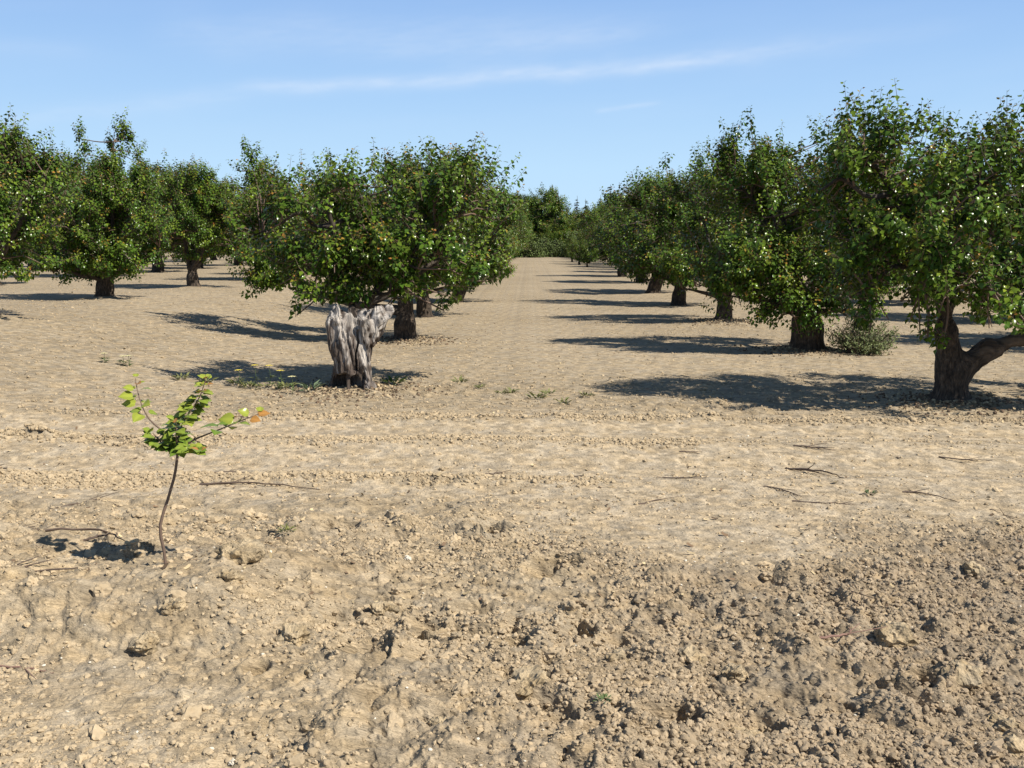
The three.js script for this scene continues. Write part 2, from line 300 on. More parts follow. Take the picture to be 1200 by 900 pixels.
function scatter(name, label, category, variants, mat, count, place) {
  const lists = variants.map(() => []), R = rng(name.length * 977 + count), dm = new THREE.Object3D();
  for (let k = 0; k < count; k++) {
    const q = place(R); if (!q) continue;
    dm.position.set(q.x, q.y ?? groundHeight(q.x, q.z) + q.s * (q.sink ?? 0.2), q.z); dm.rotation.set((R() - 0.5) * (q.tilt ?? 1), R() * 6.28, (R() - 0.5) * (q.tilt ?? 1)); dm.scale.set(q.s * (0.8 + 0.5 * R()), q.s * (0.7 + 0.4 * R()), q.s * (0.8 + 0.5 * R())); dm.updateMatrix();
    lists[k % variants.length].push([dm.matrix.clone(), q.c]);
  }
  const holder = variants.length > 1 ? new THREE.Group() : scene;
  lists.forEach((l, v) => {
    const im = new THREE.InstancedMesh(variants[v], mat, l.length); im.castShadow = im.receiveShadow = true;
    l.forEach(([m, c], k) => { im.setMatrixAt(k, m); if (c) im.setColorAt(k, c); });
    if (holder === scene) { im.name = name; tag(im, label, category, null, 'stuff'); scene.add(im); } else { im.name = name + '_layer'; im.userData.kind = 'stuff'; holder.add(im); }
  });
  if (holder !== scene) { holder.name = name; tag(holder, label, category, null, 'stuff'); scene.add(holder); }
}
const soilTone = (R, x, z) => { const t = tilth(x, z), wet = clamp(0.15 + 0.75 * sstep(-1.5, 2.2, x - (-z - 4) * 0.3)) * t * (1 - sstep(5, 7.2, -z)), k = 0.78 + 0.4 * R(); return new THREE.Color().setRGB(lerp(0.41, 0.29, wet) * k, lerp(0.322, 0.224, wet) * k, lerp(0.205, 0.15, wet) * k); };
const spot = (R, d0, d1, pow = 1) => { const d = d0 + (d1 - d0) * Math.pow(R(), pow), a = (R() - 0.5) * 62 * Math.PI / 180; return [Math.tan(a) * d, -d]; };
{
  const small = [1, 2, 3, 4, 5, 6].map((s) => lump(s, 1, 0.5, 0.8)), mid = [11, 12, 13, 14, 15, 16].map((s) => lump(s, 3, 0.55, 0.75));
  scatter('soil_crumbs', 'loose crumbs of dry soil over the tilled ground', 'soil crumbs', small, M.clod, 210000, (R) => { const [x, z] = spot(R, 2.7, 8.6, 1.3), t = tilth(x, z); if (R() > 0.05 + 0.9 * t * clamp(0.42 + 1.25 * n2(x * 1.9, z * 1.9, 200))) return null; return { x, z, s: 0.0022 + 0.0105 * Math.pow(R(), 5), c: soilTone(R, x, z) }; });
  scatter('small_clods', 'small broken clods scattered over the tilled ground', 'small clods', mid, M.clod, 4200, (R) => { const [x, z] = spot(R, 2.7, 8.8, 1.2), t = tilth(x, z); if (R() > 0.04 + 0.8 * t * clamp(0.5 + 0.9 * n2(x * 1.6, z * 1.6, 210))) return null; return { x, z, s: 0.008 + 0.03 * Math.pow(R(), 5), c: soilTone(R, x, z), sink: -0.1 }; });
  scatter('orchard_clods', 'pebble sized lumps of soil strewn between the tree rows', 'soil lumps', small, M.clod, 100000, (R) => { const [x, z] = spot(R, 8.4, 42, 1.7), t = tilth(x, z); if (R() > 0.06 + 1.2 * t) return null; return { x, z, s: 0.0035 + 0.015 * Math.pow(R(), 6), c: soilTone(R, x, z).multiplyScalar(0.9), sink: 0.0 }; });
  const flake = new THREE.PlaneGeometry(2, 1, 2, 1); flake.rotateX(-Math.PI / 2); { const p = flake.attributes.position; for (let k = 0; k < p.count; k++) p.setY(k, 0.28 * Math.abs(p.getX(k)) + 0.12 * p.getZ(k)); flake.deleteAttribute('uv'); flake.computeVertexNormals(); }
  const flakeMat = new THREE.MeshStandardMaterial({ roughness: 0.95, side: THREE.DoubleSide });
  scatter('leaf_litter', 'dry brown leaf and bark litter over the orchard floor', 'litter', [flake], flakeMat, 14000, (R) => { const [x, z] = spot(R, 4.5, 36, 1.3); const k = 0.5 + R(); if (R() > 0.35 + 0.6 * n2(x * 0.6, z * 0.6, 220)) return null; return { x, z, s: 0.006 + 0.014 * R() * R(), sink: 0.5, tilt: 0.8, c: R() < 0.55 ? new THREE.Color().setRGB(0.13 * k, 0.085 * k, 0.05 * k) : new THREE.Color().setRGB(0.42 * k, 0.33 * k, 0.19 * k) }; });
  scatter('track_ridge_soil', 'crumbly soil pushed up in low lines beside the wheel tracks', 'soil crumbs', small, M.clod, 22000, (R) => { const w = Math.floor(R() * 3), x = -4.6 + R() * (w === 2 ? 9.5 : w === 0 ? 6 : 5.2), c = [8.35, 7.02, 9.5][w] + 0.1 * n2(x, 9, 3) + (R() + R() + R() - 1.5) * 0.2; if (R() > 0.55 + 0.7 * n2(x * 1.4, w * 5, 240)) return null; return { x, z: -c, s: 0.005 + 0.017 * Math.pow(R(), 3), c: soilTone(R, x, -c).multiplyScalar(0.92), sink: 0.1 }; });
  scatter('trunk_litter', 'dry leaves, bark and crumbs gathered round the foot of the trunks', 'litter', [flake, lump(3, 1, 0.5, 0.7)], flakeMat, 5200, (R) => { const f = FEET[Math.floor(R() * 5)], a = R() * 6.28, q = 0.25 + 1.1 * R() * R(), k = 0.5 + R(); return { x: f[0] + Math.cos(a) * q, z: f[1] + Math.sin(a) * q, s: 0.008 + 0.016 * R() * R(), sink: 0.4, tilt: 1, c: R() < 0.6 ? new THREE.Color().setRGB(0.14 * k, 0.095 * k, 0.06 * k) : new THREE.Color().setRGB(0.36 * k, 0.28 * k, 0.17 * k) }; });
  scatter('pale_pebbles', 'tiny pale pebbles lying in the dry soil', 'pebbles', [lump(31, 2, 0.25, 0.7)], M.stone, 420, (R) => { const [x, z] = spot(R, 2.8, 9, 1.2); return { x, z, s: 0.003 + 0.006 * R() * R(), sink: 0.2 }; });
}
function bigLump(name, label, category, mat, x, z, s, seed, group, flat = 0.72) {
  const m = part(numbered(name), lump(seed, 6, 0.42, flat), mat, scene); m.scale.setScalar(s); m.rotation.y = seed * 1.7; m.position.set(x, groundHeight(x, z) + s * 0.12, z);
  return tag(m, label, category, group);
}
[[-1.55, -3.95, 0.05, 'dark upright clod at the foot of the low soil bank', 0], [2.26, -5.08, 0.055, 'sharp edged dark clod standing alone near the fallen twigs', 0],
  [-1.36, -4.68, 0.085, 'large rounded clod beside the sapling', 0], [-1.32, -4.36, 0.05, 'clod in front of the rounded clod beside the sapling', 0], [-0.97, -4.05, 0.06, 'flat tan clod on the smooth strip below the sapling', 0],
  [-0.84, -3.72, 0.035, 'pale fist sized clod on smooth soil', 0], [0.76, -3.36, 0.06, 'clod on the rim of a deep hole', 0], [0.0, -3.66, 0.07, 'broad clod over a dark hollow in the tilled soil', 0]]
  .forEach(([x, z, s, label], k) => bigLump('soil_clod', label, 'clod', M.bigClod, x, z, s, 40 + k, 'large single clods'));
[[-0.66, -4.01], [-0.14, -5.71], [0.66, -3.94], [1.64, -3.72], [1.65, -3.4], [0.79, -3.78], [-0.66, -4.45], [1.6, -3.19], [1.53, -4.14], [-1.5, -4.13], [0.18, -5.02], [-0.3, -3.3], [0.35, -3.9]]
  .forEach(([x, z], k) => bigLump('soil_clod', 'fist sized clod in the rough tilled soil', 'clod', M.bigClod, x, z, 0.04 + 0.035 * h3(k, 7, 3), 60 + k, 'fist sized clods in the tilled soil'));
[[-0.95, -3.09, 0.014, 'whitish stone on the bare soil below the low bank'], [-0.63, -5.17, 0.018, 'white angular stone beside a small dark clod'], [1.18, -4.36, 0.018, 'pale stone near the bent reddish twig']].forEach(([x, z, s, label], k) => bigLump('pale_stone', label, 'stone', M.stone, x, z, s, 80 + k, 'pale stones on the soil'));

// ------------------------------------------------------------------ leaves
// one ovate, folded leaf blade: 5 vertices, 4 triangles
const BLADE = [[0, 0, 0], [0.5, -0.09, 0], [1.05, -0.24, 0], [0.36, 0.05, 0.45], [0.36, 0.05, -0.45]];
const BLADE_N = [[-0.1, 1, 0], [0.1, 1, 0], [0.35, 0.95, 0], [0, 0.93, -0.32], [0, 0.93, 0.32]];
const BLADE_I = [0, 3, 1, 1, 3, 2, 0, 1, 4, 1, 2, 4];
const ta = V(), tb = V(), tc = V();
function leaf(b, p, dir, up, size, width, col) {
  ta.copy(dir).normalize(); tc.copy(ta).cross(up).normalize(); tb.copy(tc).cross(ta).normalize();     // ta along, tb normal, tc across
  const base = b.p.length / 3;
  for (let k = 0; k < 5; k++) {
    const q = BLADE[k], n = BLADE_N[k], x = q[0] * size, y = q[1] * size, z = q[2] * size * width;
    b.p.push(p.x + ta.x * x + tb.x * y + tc.x * z, p.y + ta.y * x + tb.y * y + tc.y * z, p.z + ta.z * x + tb.z * y + tc.z * z);
    b.n.push(ta.x * n[0] + tb.x * n[1] + tc.x * n[2], ta.y * n[0] + tb.y * n[1] + tc.y * n[2], ta.z * n[0] + tb.z * n[1] + tc.z * n[2]);
    b.c.push(col[0], col[1], col[2]);
  }
  for (const i of BLADE_I) b.i.push(base + i);
}
const GREEN = [0.066, 0.135, 0.010], DEEP = [0.040, 0.085, 0.009], YOUNG = [0.195, 0.25, 0.016], RED = [0.36, 0.125, 0.03];
const mixc = (a, b, t) => [lerp(a[0], b[0], t), lerp(a[1], b[1], t), lerp(a[2], b[2], t)];
// leaves along a shoot
// a rounder blade with a cupped surface, for leaves seen close up
function broadLeaf(col) {
  const b = new Buf(), st = [0, 0.06, 0.16, 0.3, 0.46, 0.62, 0.78, 0.92, 1.06], hw = [0.12, 0.3, 0.42, 0.485, 0.47, 0.39, 0.26, 0.11, 0.0];
  st.forEach((x, i) => { for (let j = -2; j <= 2; j++) { const v = j / 2, back = Math.abs(v) * (i < 2 ? -0.06 : 0); b.p.push(x + back, -0.2 * x * x + 0.13 * Math.abs(v) * hw[i] * 2 - 0.05 * v * v + 0.012 * Math.sin(x * 22 + j), v * hw[i]); const k = j === 0 ? 1.25 : 1; b.c.push(col[0] * k, col[1] * k, col[2] * k); } });
  for (let i = 0; i < st.length - 1; i++) for (let j = 0; j < 4; j++) { const a = i * 5 + j; b.i.push(a, a + 1, a + 5, a + 1, a + 6, a + 5); }
  return b.geo(true);
}
function leafyShoot(b, w, from, dir, len, R, o) {
  const n = Math.max(3, Math.round(len / o.gap)), end = from.clone().addScaledVector(dir, len), mid = from.clone().lerp(end, 0.5).add(V((R() - 0.5) * len * 0.2, -len * 0.04 + R() * len * 0.05, (R() - 0.5) * len * 0.2));
  const pts = [from, from.clone().lerp(mid, 0.6).lerp(mid, 0.4), mid, mid.clone().lerp(end, 0.5), end];
  tube(w, [pts[0], pts[2], pts[4]], [o.rad, o.rad * 0.75, o.rad * 0.35], 3);
  const fresh = R(), tipRed = R() < o.red, tone = 0.8 + 0.4 * R(), side = V(dir.z, 0.1, -dir.x).normalize(), oth = dir.clone().cross(side).normalize(); let ang = R() * 6.28;
  for (let k = 0; k < n; k++) {
    const t = (k + 0.5) / n, p = t < 0.5 ? pts[0].clone().lerp(pts[2], t * 2) : pts[2].clone().lerp(pts[4], t * 2 - 1);
    ang += 2.4 + (R() - 0.5) * 0.6;
    const rad = side.clone().multiplyScalar(Math.cos(ang)).addScaledVector(oth, Math.sin(ang)), pet = rad.clone().addScaledVector(dir, 0.55); pet.y += 0.05;
    const tip = sstep(0.7, 1, t), s = o.size * (0.72 + 0.5 * R()) * (1 - 0.5 * tip);
    const q = p.clone().addScaledVector(pet, s * 0.42), ld = rad.clone().multiplyScalar(0.8).addScaledVector(dir, 0.25 + 0.5 * tip); ld.y -= 0.2 + 0.65 * R() * (1 - tip); 
    const up = V((R() - 0.5) * 1.7, 0.7, (R() - 0.5) * 1.7).addScaledVector(o.out ? q.clone().sub(o.out).normalize() : rad, 0.65);
    let c = mixc(DEEP, GREEN, R()); c = mixc(c, YOUNG, clamp((fresh * 0.7 + tip * 0.7 - 0.27 + (R() - 0.5) * 0.3))); if (tipRed) c = mixc(c, RED, tip * (0.5 + 0.5 * R()));
    c = [c[0] * tone, c[1] * tone, c[2] * tone];
    leaf(b, q, ld, up, s, 0.85 + 0.25 * R(), c);
  }
}

// ------------------------------------------------------------------ apricot trees
// spec: lobes of the crown [x, y, z, rx, ry, rz] in metres from the foot of the trunk; sprouts are upright shoots above it
function treeParts(spec) {
  const R = rng(spec.seed), wood = new Buf(), leaves = new Buf(), limbs = [], o0 = { gap: spec.gap ?? 0.019, rad: 0.004, size: spec.leaf ?? 0.06, red: spec.red ?? 0.22 };
  const top = V(...(spec.fork ?? [0, 0.55, 0])), nodes = [];
  const inLobe = (l, f) => { let v; do { v = V(R() * 2 - 1, R() * 2 - 1, R() * 2 - 1); } while (v.lengthSq() > 1); const r = v.length(); v.multiplyScalar(Math.pow(r, f) / Math.max(r, 1e-4)); return V(l[0] + v.x * l[3], l[1] + v.y * l[4], l[2] + v.z * l[5]); };
  const inside = (p, k) => spec.lobes.some((l) => ((p.x - l[0]) / l[3]) ** 2 + ((p.y - l[1]) / l[4]) ** 2 + ((p.z - l[2]) / l[5]) ** 2 < k * k);
  const addLimb = (pts, r0, r1, n = 14) => { const c = curve(pts, n); limbs.push([c, c.map((_, k) => lerp(r0, r1, Math.pow(k / n, 0.8)))]); c.forEach((p, k) => { if (k > n * 0.25) nodes.push(p); }); };
  for (const l of spec.limbs ?? []) addLimb(l.p.map((q) => V(...q)), l.r[0], l.r[1]);
  const given = nodes.slice();
  for (const l of spec.lobes) for (let k = 0; k < (spec.limbsPerLobe ?? 2); k++) {
    const e = inLobe(l, 0.9); let s = top.clone().add(V((R() - 0.5) * 0.12, -0.08 + (R() - 0.5) * 0.1, (R() - 0.5) * 0.12)); if (given.length) { let bd = 1e9; for (const q of given) { const dd = q.distanceTo(e) + (q.y > e.y ? 0.5 : 0); if (dd < bd) { bd = dd; s = q.clone(); } } }
    const m1 = s.clone().lerp(e, 0.33).add(V((R() - 0.5) * 0.2, 0.06 * R() - 0.05, (R() - 0.5) * 0.2)), m2 = s.clone().lerp(e, 0.68).add(V((R() - 0.5) * 0.3, 0.15 * R(), (R() - 0.5) * 0.3));
    addLimb([s, m1, m2, e], (given.length ? 0.035 : spec.limbR ?? 0.075) * (0.75 + 0.4 * R()), 0.012);
  }
  const dens = (spec.density ?? 2250) * o0.gap / 0.36 / 7;       // secondaries per cubic metre
  for (const l of spec.lobes) {
    const vol = 4.19 * l[3] * l[4] * l[5], n = Math.max(10, Math.round(vol * dens * 1.65)), core = V(l[0], l[1] - l[4] * 0.5, l[2]);
    for (let k = 0; k < n; k++) {
      const e = inLobe(l, 0.6); if (l[3] > 0.7 && n3(e.x * 1.7 + spec.seed, e.y * 1.7, e.z * 1.7) < (spec.open ?? -0.22)) continue; let best = null, bd = 1e9;
      for (const q of nodes) { const dd = q.distanceToSquared(e) + (q.y > e.y + 0.2 ? 0.3 : 0); if (dd < bd) { bd = dd; best = q; } }
      const mid = best.clone().lerp(e, 0.5).add(V((R() - 0.5) * 0.15, 0.04 + 0.06 * R(), (R() - 0.5) * 0.15)), pts = [best, mid, e];
      tube(wood, pts, [0.012, 0.009, 0.005], 4);
      const ns = 7 + Math.floor(R() * 4);
      for (let s = 0; s < ns; s++) {
        const t = s === 0 ? 1 : 0.25 + 0.75 * R(), p = t < 0.5 ? best.clone().lerp(mid, t * 2) : mid.clone().lerp(e, t * 2 - 1), out = p.clone().sub(core).normalize();
        const d = V((R() - 0.5) * 1.5, 0.35 + R() * 0.5, (R() - 0.5) * 1.5).addScaledVector(out, 0.8).normalize(); let len = 0.2 + 0.32 * R();
        if (!inside(p.clone().addScaledVector(d, len), 1.12)) { if (R() < 0.35) len *= 0.5; else if (R() < 0.3) continue; }
        const tipAt = p.clone().addScaledVector(d, len); if (n3(tipAt.x * 3.6 + spec.seed * 1.7, tipAt.y * 3.6, tipAt.z * 3.6) < -0.15) continue;      // shoots gather in clumps with dark gaps between
        o0.out = core; leafyShoot(leaves, wood, p, d, len, R, o0);
      }
    }
    // upright whips that break the outline
    const nw = Math.round((spec.whips ?? 12) * l[3] * l[5]);
    for (let k = 0; k < nw; k++) {
      const a = R() * 6.28, q = Math.sqrt(R()) * 0.9, p = V(l[0] + Math.cos(a) * q * l[3], 0, l[2] + Math.sin(a) * q * l[5]); p.y = l[1] + l[4] * Math.sqrt(1 - q * q) * 0.92;
      leafyShoot(leaves, wood, p.clone().add(V(0, -0.15, 0)), V((R() - 0.5) * 0.7, 1, (R() - 0.5) * 0.7).normalize(), 0.2 + 0.42 * Math.pow(R(), 2.2), R, o0);
    }
  }
  for (const [x, y, z, len, k = 5] of spec.sprouts ?? []) {
    const p0 = V(x, y, z); let best = nodes[0]; for (const q of nodes) if (q.distanceToSquared(p0) < best.distanceToSquared(p0)) best = q;
    tube(wood, curve([best, best.clone().lerp(p0, 0.5).add(V(0.05, -0.03, 0)), p0], 6), [0.014, 0.013, 0.012, 0.011, 0.01, 0.009, 0.008], 4);
    for (let j = 0; j < k; j++) { o0.out = V(x, y - 0.4, z); leafyShoot(leaves, wood, V(x + (R() - 0.5) * 0.1, y + (R() - 0.3) * len * 0.4, z + (R() - 0.5) * 0.1), V((R() - 0.5) * 1.1, 0.9, (R() - 0.5) * 1.1).normalize(), len * (0.5 + 0.5 * R()), R, o0); }
  }
  // trunk: a distance field of tapered pieces, gnarled
  const segs = spec.trunk ?? [[[-0.12 * Math.sin(spec.seed), -0.15, 0.04], [0.03, 0.25, 0], 0.175, 0.145], [[0.03, 0.25, 0], [top.x, top.y, top.z], 0.145, 0.12]], flare = spec.flare ?? 0.06;
  let lo = [1e9, -0.2, 1e9], hi = [-1e9, 0, -1e9];
  for (const s of segs) for (const p of [s[0], s[1]]) for (let a = 0; a < 3; a++) { const r = Math.max(s[2], s[3]) + 0.12; if (a !== 1) lo[a] = Math.min(lo[a], p[a] - r); hi[a] = Math.max(hi[a], p[a] + r); }
  const sd = spec.seed * 3.1, trunk = fieldMesh(lo, hi, spec.cell ?? 0.028, (x, y, z) => {
    let d = 1e9; for (const s of segs) d = smin(d, capsule(x, y, z, ...s), 0.1);
    const a = Math.atan2(z - segs[0][0][2], x - segs[0][0][0]), f = Math.exp(-Math.max(0, y) / 0.09);
    d -= flare * f * (0.5 + 0.5 * Math.sin(a * 5 + sd)) + 0.03 * f;
    return d + 0.028 * n3(x * 7 + sd, y * 4, z * 7) + 0.014 * (1 - Math.abs(n3(x * 20 + sd, y * 6, z * 20))) + 0.008 * n3(x * 30, y * 26 + sd, z * 30);
  });
  return { trunk, limbs, wood: wood.geo(), crown: leaves.geo(), leaves: leaves.i.length / 12 };
}
function limbGeo([pts, rad]) { const b = new Buf(); tube(b, pts, rad, 8, 0.22); return b.geo(true); }
let leafTotal = 0;
function tree(spec, label, group) {
  const d = treeParts(spec), g = thing('apricot_tree', label, 'tree', [spec.at[0], broad(spec.at[0], spec.at[1]) - 0.05, spec.at[1]], group);
  part('trunk', d.trunk, spec.trunkMat ?? M.bark, g);
  for (const l of d.limbs) part('limb', limbGeo(l), M.limb, g);
  part('twigs', d.wood, M.twig, g, 'stuff'); part('crown', d.crown, M.leaf, g, 'stuff');
  leafTotal += d.leaves; return g;
}
const ROW = 'apricot trees of the near rows';
tree({ seed: 11, at: [4.41, -10.64], fork: [-0.1, 0.68, 0], cell: 0.022, flare: 0.05,
  trunk: [[[0, -0.15, 0], [0.0, 0.3, 0], 0.185, 0.165], [[0, 0.3, 0], [-0.1, 0.75, 0.02], 0.155, 0.1], [[-0.1, 0.75, 0.02], [-0.12, 1.0, 0], 0.1, 0.075], [[0.03, 0.32, 0], [0.35, 0.58, 0.03], 0.125, 0.1], [[0.35, 0.58, 0.03], [0.75, 0.72, 0.05], 0.1, 0.085]],
  limbs: [{ p: [[0.68, 0.7, 0.05], [1.05, 0.92, 0.1], [1.5, 1.5, 0.1], [1.9, 2.2, 0]], r: [0.085, 0.02] }, { p: [[-0.12, 0.95, 0], [-0.3, 1.3, 0.1], [-0.6, 1.8, 0.3], [-1.0, 2.4, 0.3]], r: [0.075, 0.018] }, { p: [[-0.11, 0.9, 0], [0.1, 1.4, -0.2], [0.2, 2.0, -0.2], [0.3, 2.7, -0.3]], r: [0.06, 0.016] }],
  lobes: [[-0.35, 1.85, 0.1, 1.1, 0.85, 1.25], [0.85, 1.95, 0.1, 1.15, 0.9, 1.35], [-0.95, 2.25, 0.2, 0.65, 0.7, 0.8], [1.9, 1.85, 0, 0.9, 0.9, 1.1], [-0.6, 1.1, 0.5, 0.65, 0.5, 0.55], [0.1, 1.35, 0.95, 0.9, 0.6, 0.6], [1.2, 1.2, 0.6, 0.8, 0.45, 0.6], [-0.9, 1.4, 0, 0.6, 0.5, 0.7]],
  sprouts: [[-1.1, 2.75, 0.2, 0.42, 6], [-0.35, 2.65, 0.1, 0.4, 5], [0.4, 2.6, 0, 0.3, 5], [-0.5, 0.72, 0.55, 0.28, 6], [-0.35, 0.6, 0.5, 0.2, 4], [0.2, 0.95, 0.6, 0.25, 5]] }, 'broad apricot tree whose thick trunk forks low into a leaning limb', ROW);
tree({ seed: 12, at: [4.26, -15.73], fork: [-0.02, 0.75, 0], flare: 0.12, trunk: [[[0, -0.15, 0], [0, 0.35, 0], 0.27, 0.22], [[0, 0.35, 0], [-0.02, 0.8, 0], 0.22, 0.18]],
  lobes: [[-0.85, 1.85, 0, 1.05, 1.15, 1.2], [0.5, 2.0, 0, 1.15, 1.25, 1.25], [-0.9, 2.65, 0.1, 0.6, 0.65, 0.6], [-0.45, 0.95, 0.45, 0.75, 0.6, 0.5], [0.45, 0.95, 0.5, 0.6, 0.5, 0.4], [-1.0, 1.2, 0, 0.7, 0.6, 0.7], [-0.35, 0.62, 0.5, 0.45, 0.35, 0.3], [-1.0, 0.9, 0.3, 0.55, 0.4, 0.4], [0.5, 0.65, 0.45, 0.3, 0.3, 0.3]], sprouts: [[-1.2, 3.1, 0, 0.4, 6], [0.5, 3.2, 0, 0.5, 6]] }, 'apricot tree with a wide dark trunk and a grey bush at its foot', ROW);
tree({ seed: 13, at: [4.08, -21.54], lobes: [[-0.6, 1.9, 0, 1.15, 1.1, 1.3], [0.7, 2.0, 0, 1.15, 1.3, 1.3], [-0.2, 2.7, 0, 0.8, 0.75, 0.8], [-0.7, 1.1, 0.3, 0.6, 0.55, 0.6]], sprouts: [[0.1, 3.3, 0, 0.5, 6], [-0.7, 2.95, 0, 0.4, 5]] }, 'apricot tree standing directly behind the wide trunked tree with the bush', ROW);
tree({ seed: 15, at: [-2.1, -17.28], fork: [0, 0.6, 0], flare: 0.06, trunk: [[[0, -0.15, 0], [0, 0.3, 0], 0.2, 0.175], [[0, 0.3, 0], [0, 0.62, 0], 0.175, 0.15]],
  limbs: [{ p: [[-0.05, 0.5, 0], [-0.8, 0.62, 0.1], [-1.7, 0.95, 0.1], [-2.5, 1.7, 0]], r: [0.1, 0.02] }],
  lobes: [[-1.75, 1.95, 0, 1.2, 1.0, 1.25], [-0.1, 1.95, 0, 1.45, 1.0, 1.4], [1.0, 2.0, 0, 0.95, 0.95, 1.1], [-2.1, 1.3, 0.2, 0.8, 0.6, 0.6], [-1.2, 1.2, 0.3, 0.7, 0.5, 0.6], [0.6, 1.35, 0.2, 0.9, 0.55, 0.8]], sprouts: [[-2.45, 2.9, 0.2, 0.55, 9], [0.95, 2.9, 0, 0.45, 7], [-1.2, 2.8, 0, 0.4, 6], [1.45, 2.7, 0, 0.35, 5], [0.2, 2.85, 0, 0.35, 5]] }, 'wide apricot tree behind the weathered stump trunk, low limb reaching sideways', ROW);
tree({ seed: 16, at: [-8.4, -15.6], lobes: [[-0.3, 1.9, 0, 1.5, 0.95, 1.5], [0.75, 1.9, 0.1, 0.75, 0.8, 1.0], [0.0, 2.4, 0, 0.95, 0.6, 0.9], [0.55, 1.05, 0.3, 0.8, 0.5, 0.8], [-0.4, 1.0, 0.5, 0.8, 0.5, 0.8]], sprouts: [[0.1, 2.75, 0, 0.45, 6], [0.7, 2.6, 0, 0.3, 5]] }, 'apricot tree at the outer edge of the orchard view, trunk out of sight', ROW);
tree({ seed: 17, open: -0.6, at: [-8.89, -21.33], fork: [0.05, 0.5, 0], trunk: [[[0, -0.15, 0], [0.02, 0.25, 0], 0.18, 0.155], [[0.02, 0.25, 0], [0.06, 0.55, 0], 0.155, 0.13]], lobes: [[-0.5, 1.5, 0, 1.15, 1.15, 1.15], [0.5, 1.5, 0.2, 0.95, 1.2, 1.0], [0.6, 2.75, 0, 0.5, 0.8, 0.5], [-0.1, 0.75, 0.4, 0.55, 0.4, 0.5], [-0.55, 0.9, 0.3, 0.6, 0.5, 0.6], [0.55, 0.75, 0.3, 0.45, 0.4, 0.5]], whips: 6, sprouts: [[-0.3, 3.25, 0, 0.4, 8], [-0.2, 2.95, 0, 0.35, 6], [0.6, 3.3, 0, 0.4, 5], [0.2, 2.7, 0, 0.35, 6]] }, 'narrow apricot tree with a tall leafy spike on open bare soil', ROW);
tree({ seed: 18, open: -0.4, at: [-8.77, -26.61], lobes: [[-0.1, 1.8, 0, 1.15, 1.15, 1.2], [0.85, 1.6, 0, 0.9, 0.95, 1.0], [0.3, 2.5, 0, 0.7, 0.65, 0.7]], sprouts: [[0.3, 3.0, 0, 0.4, 6], [1.2, 2.4, 0, 0.4, 5]] }, 'apricot tree next in line behind the narrow tree with the spike', ROW);

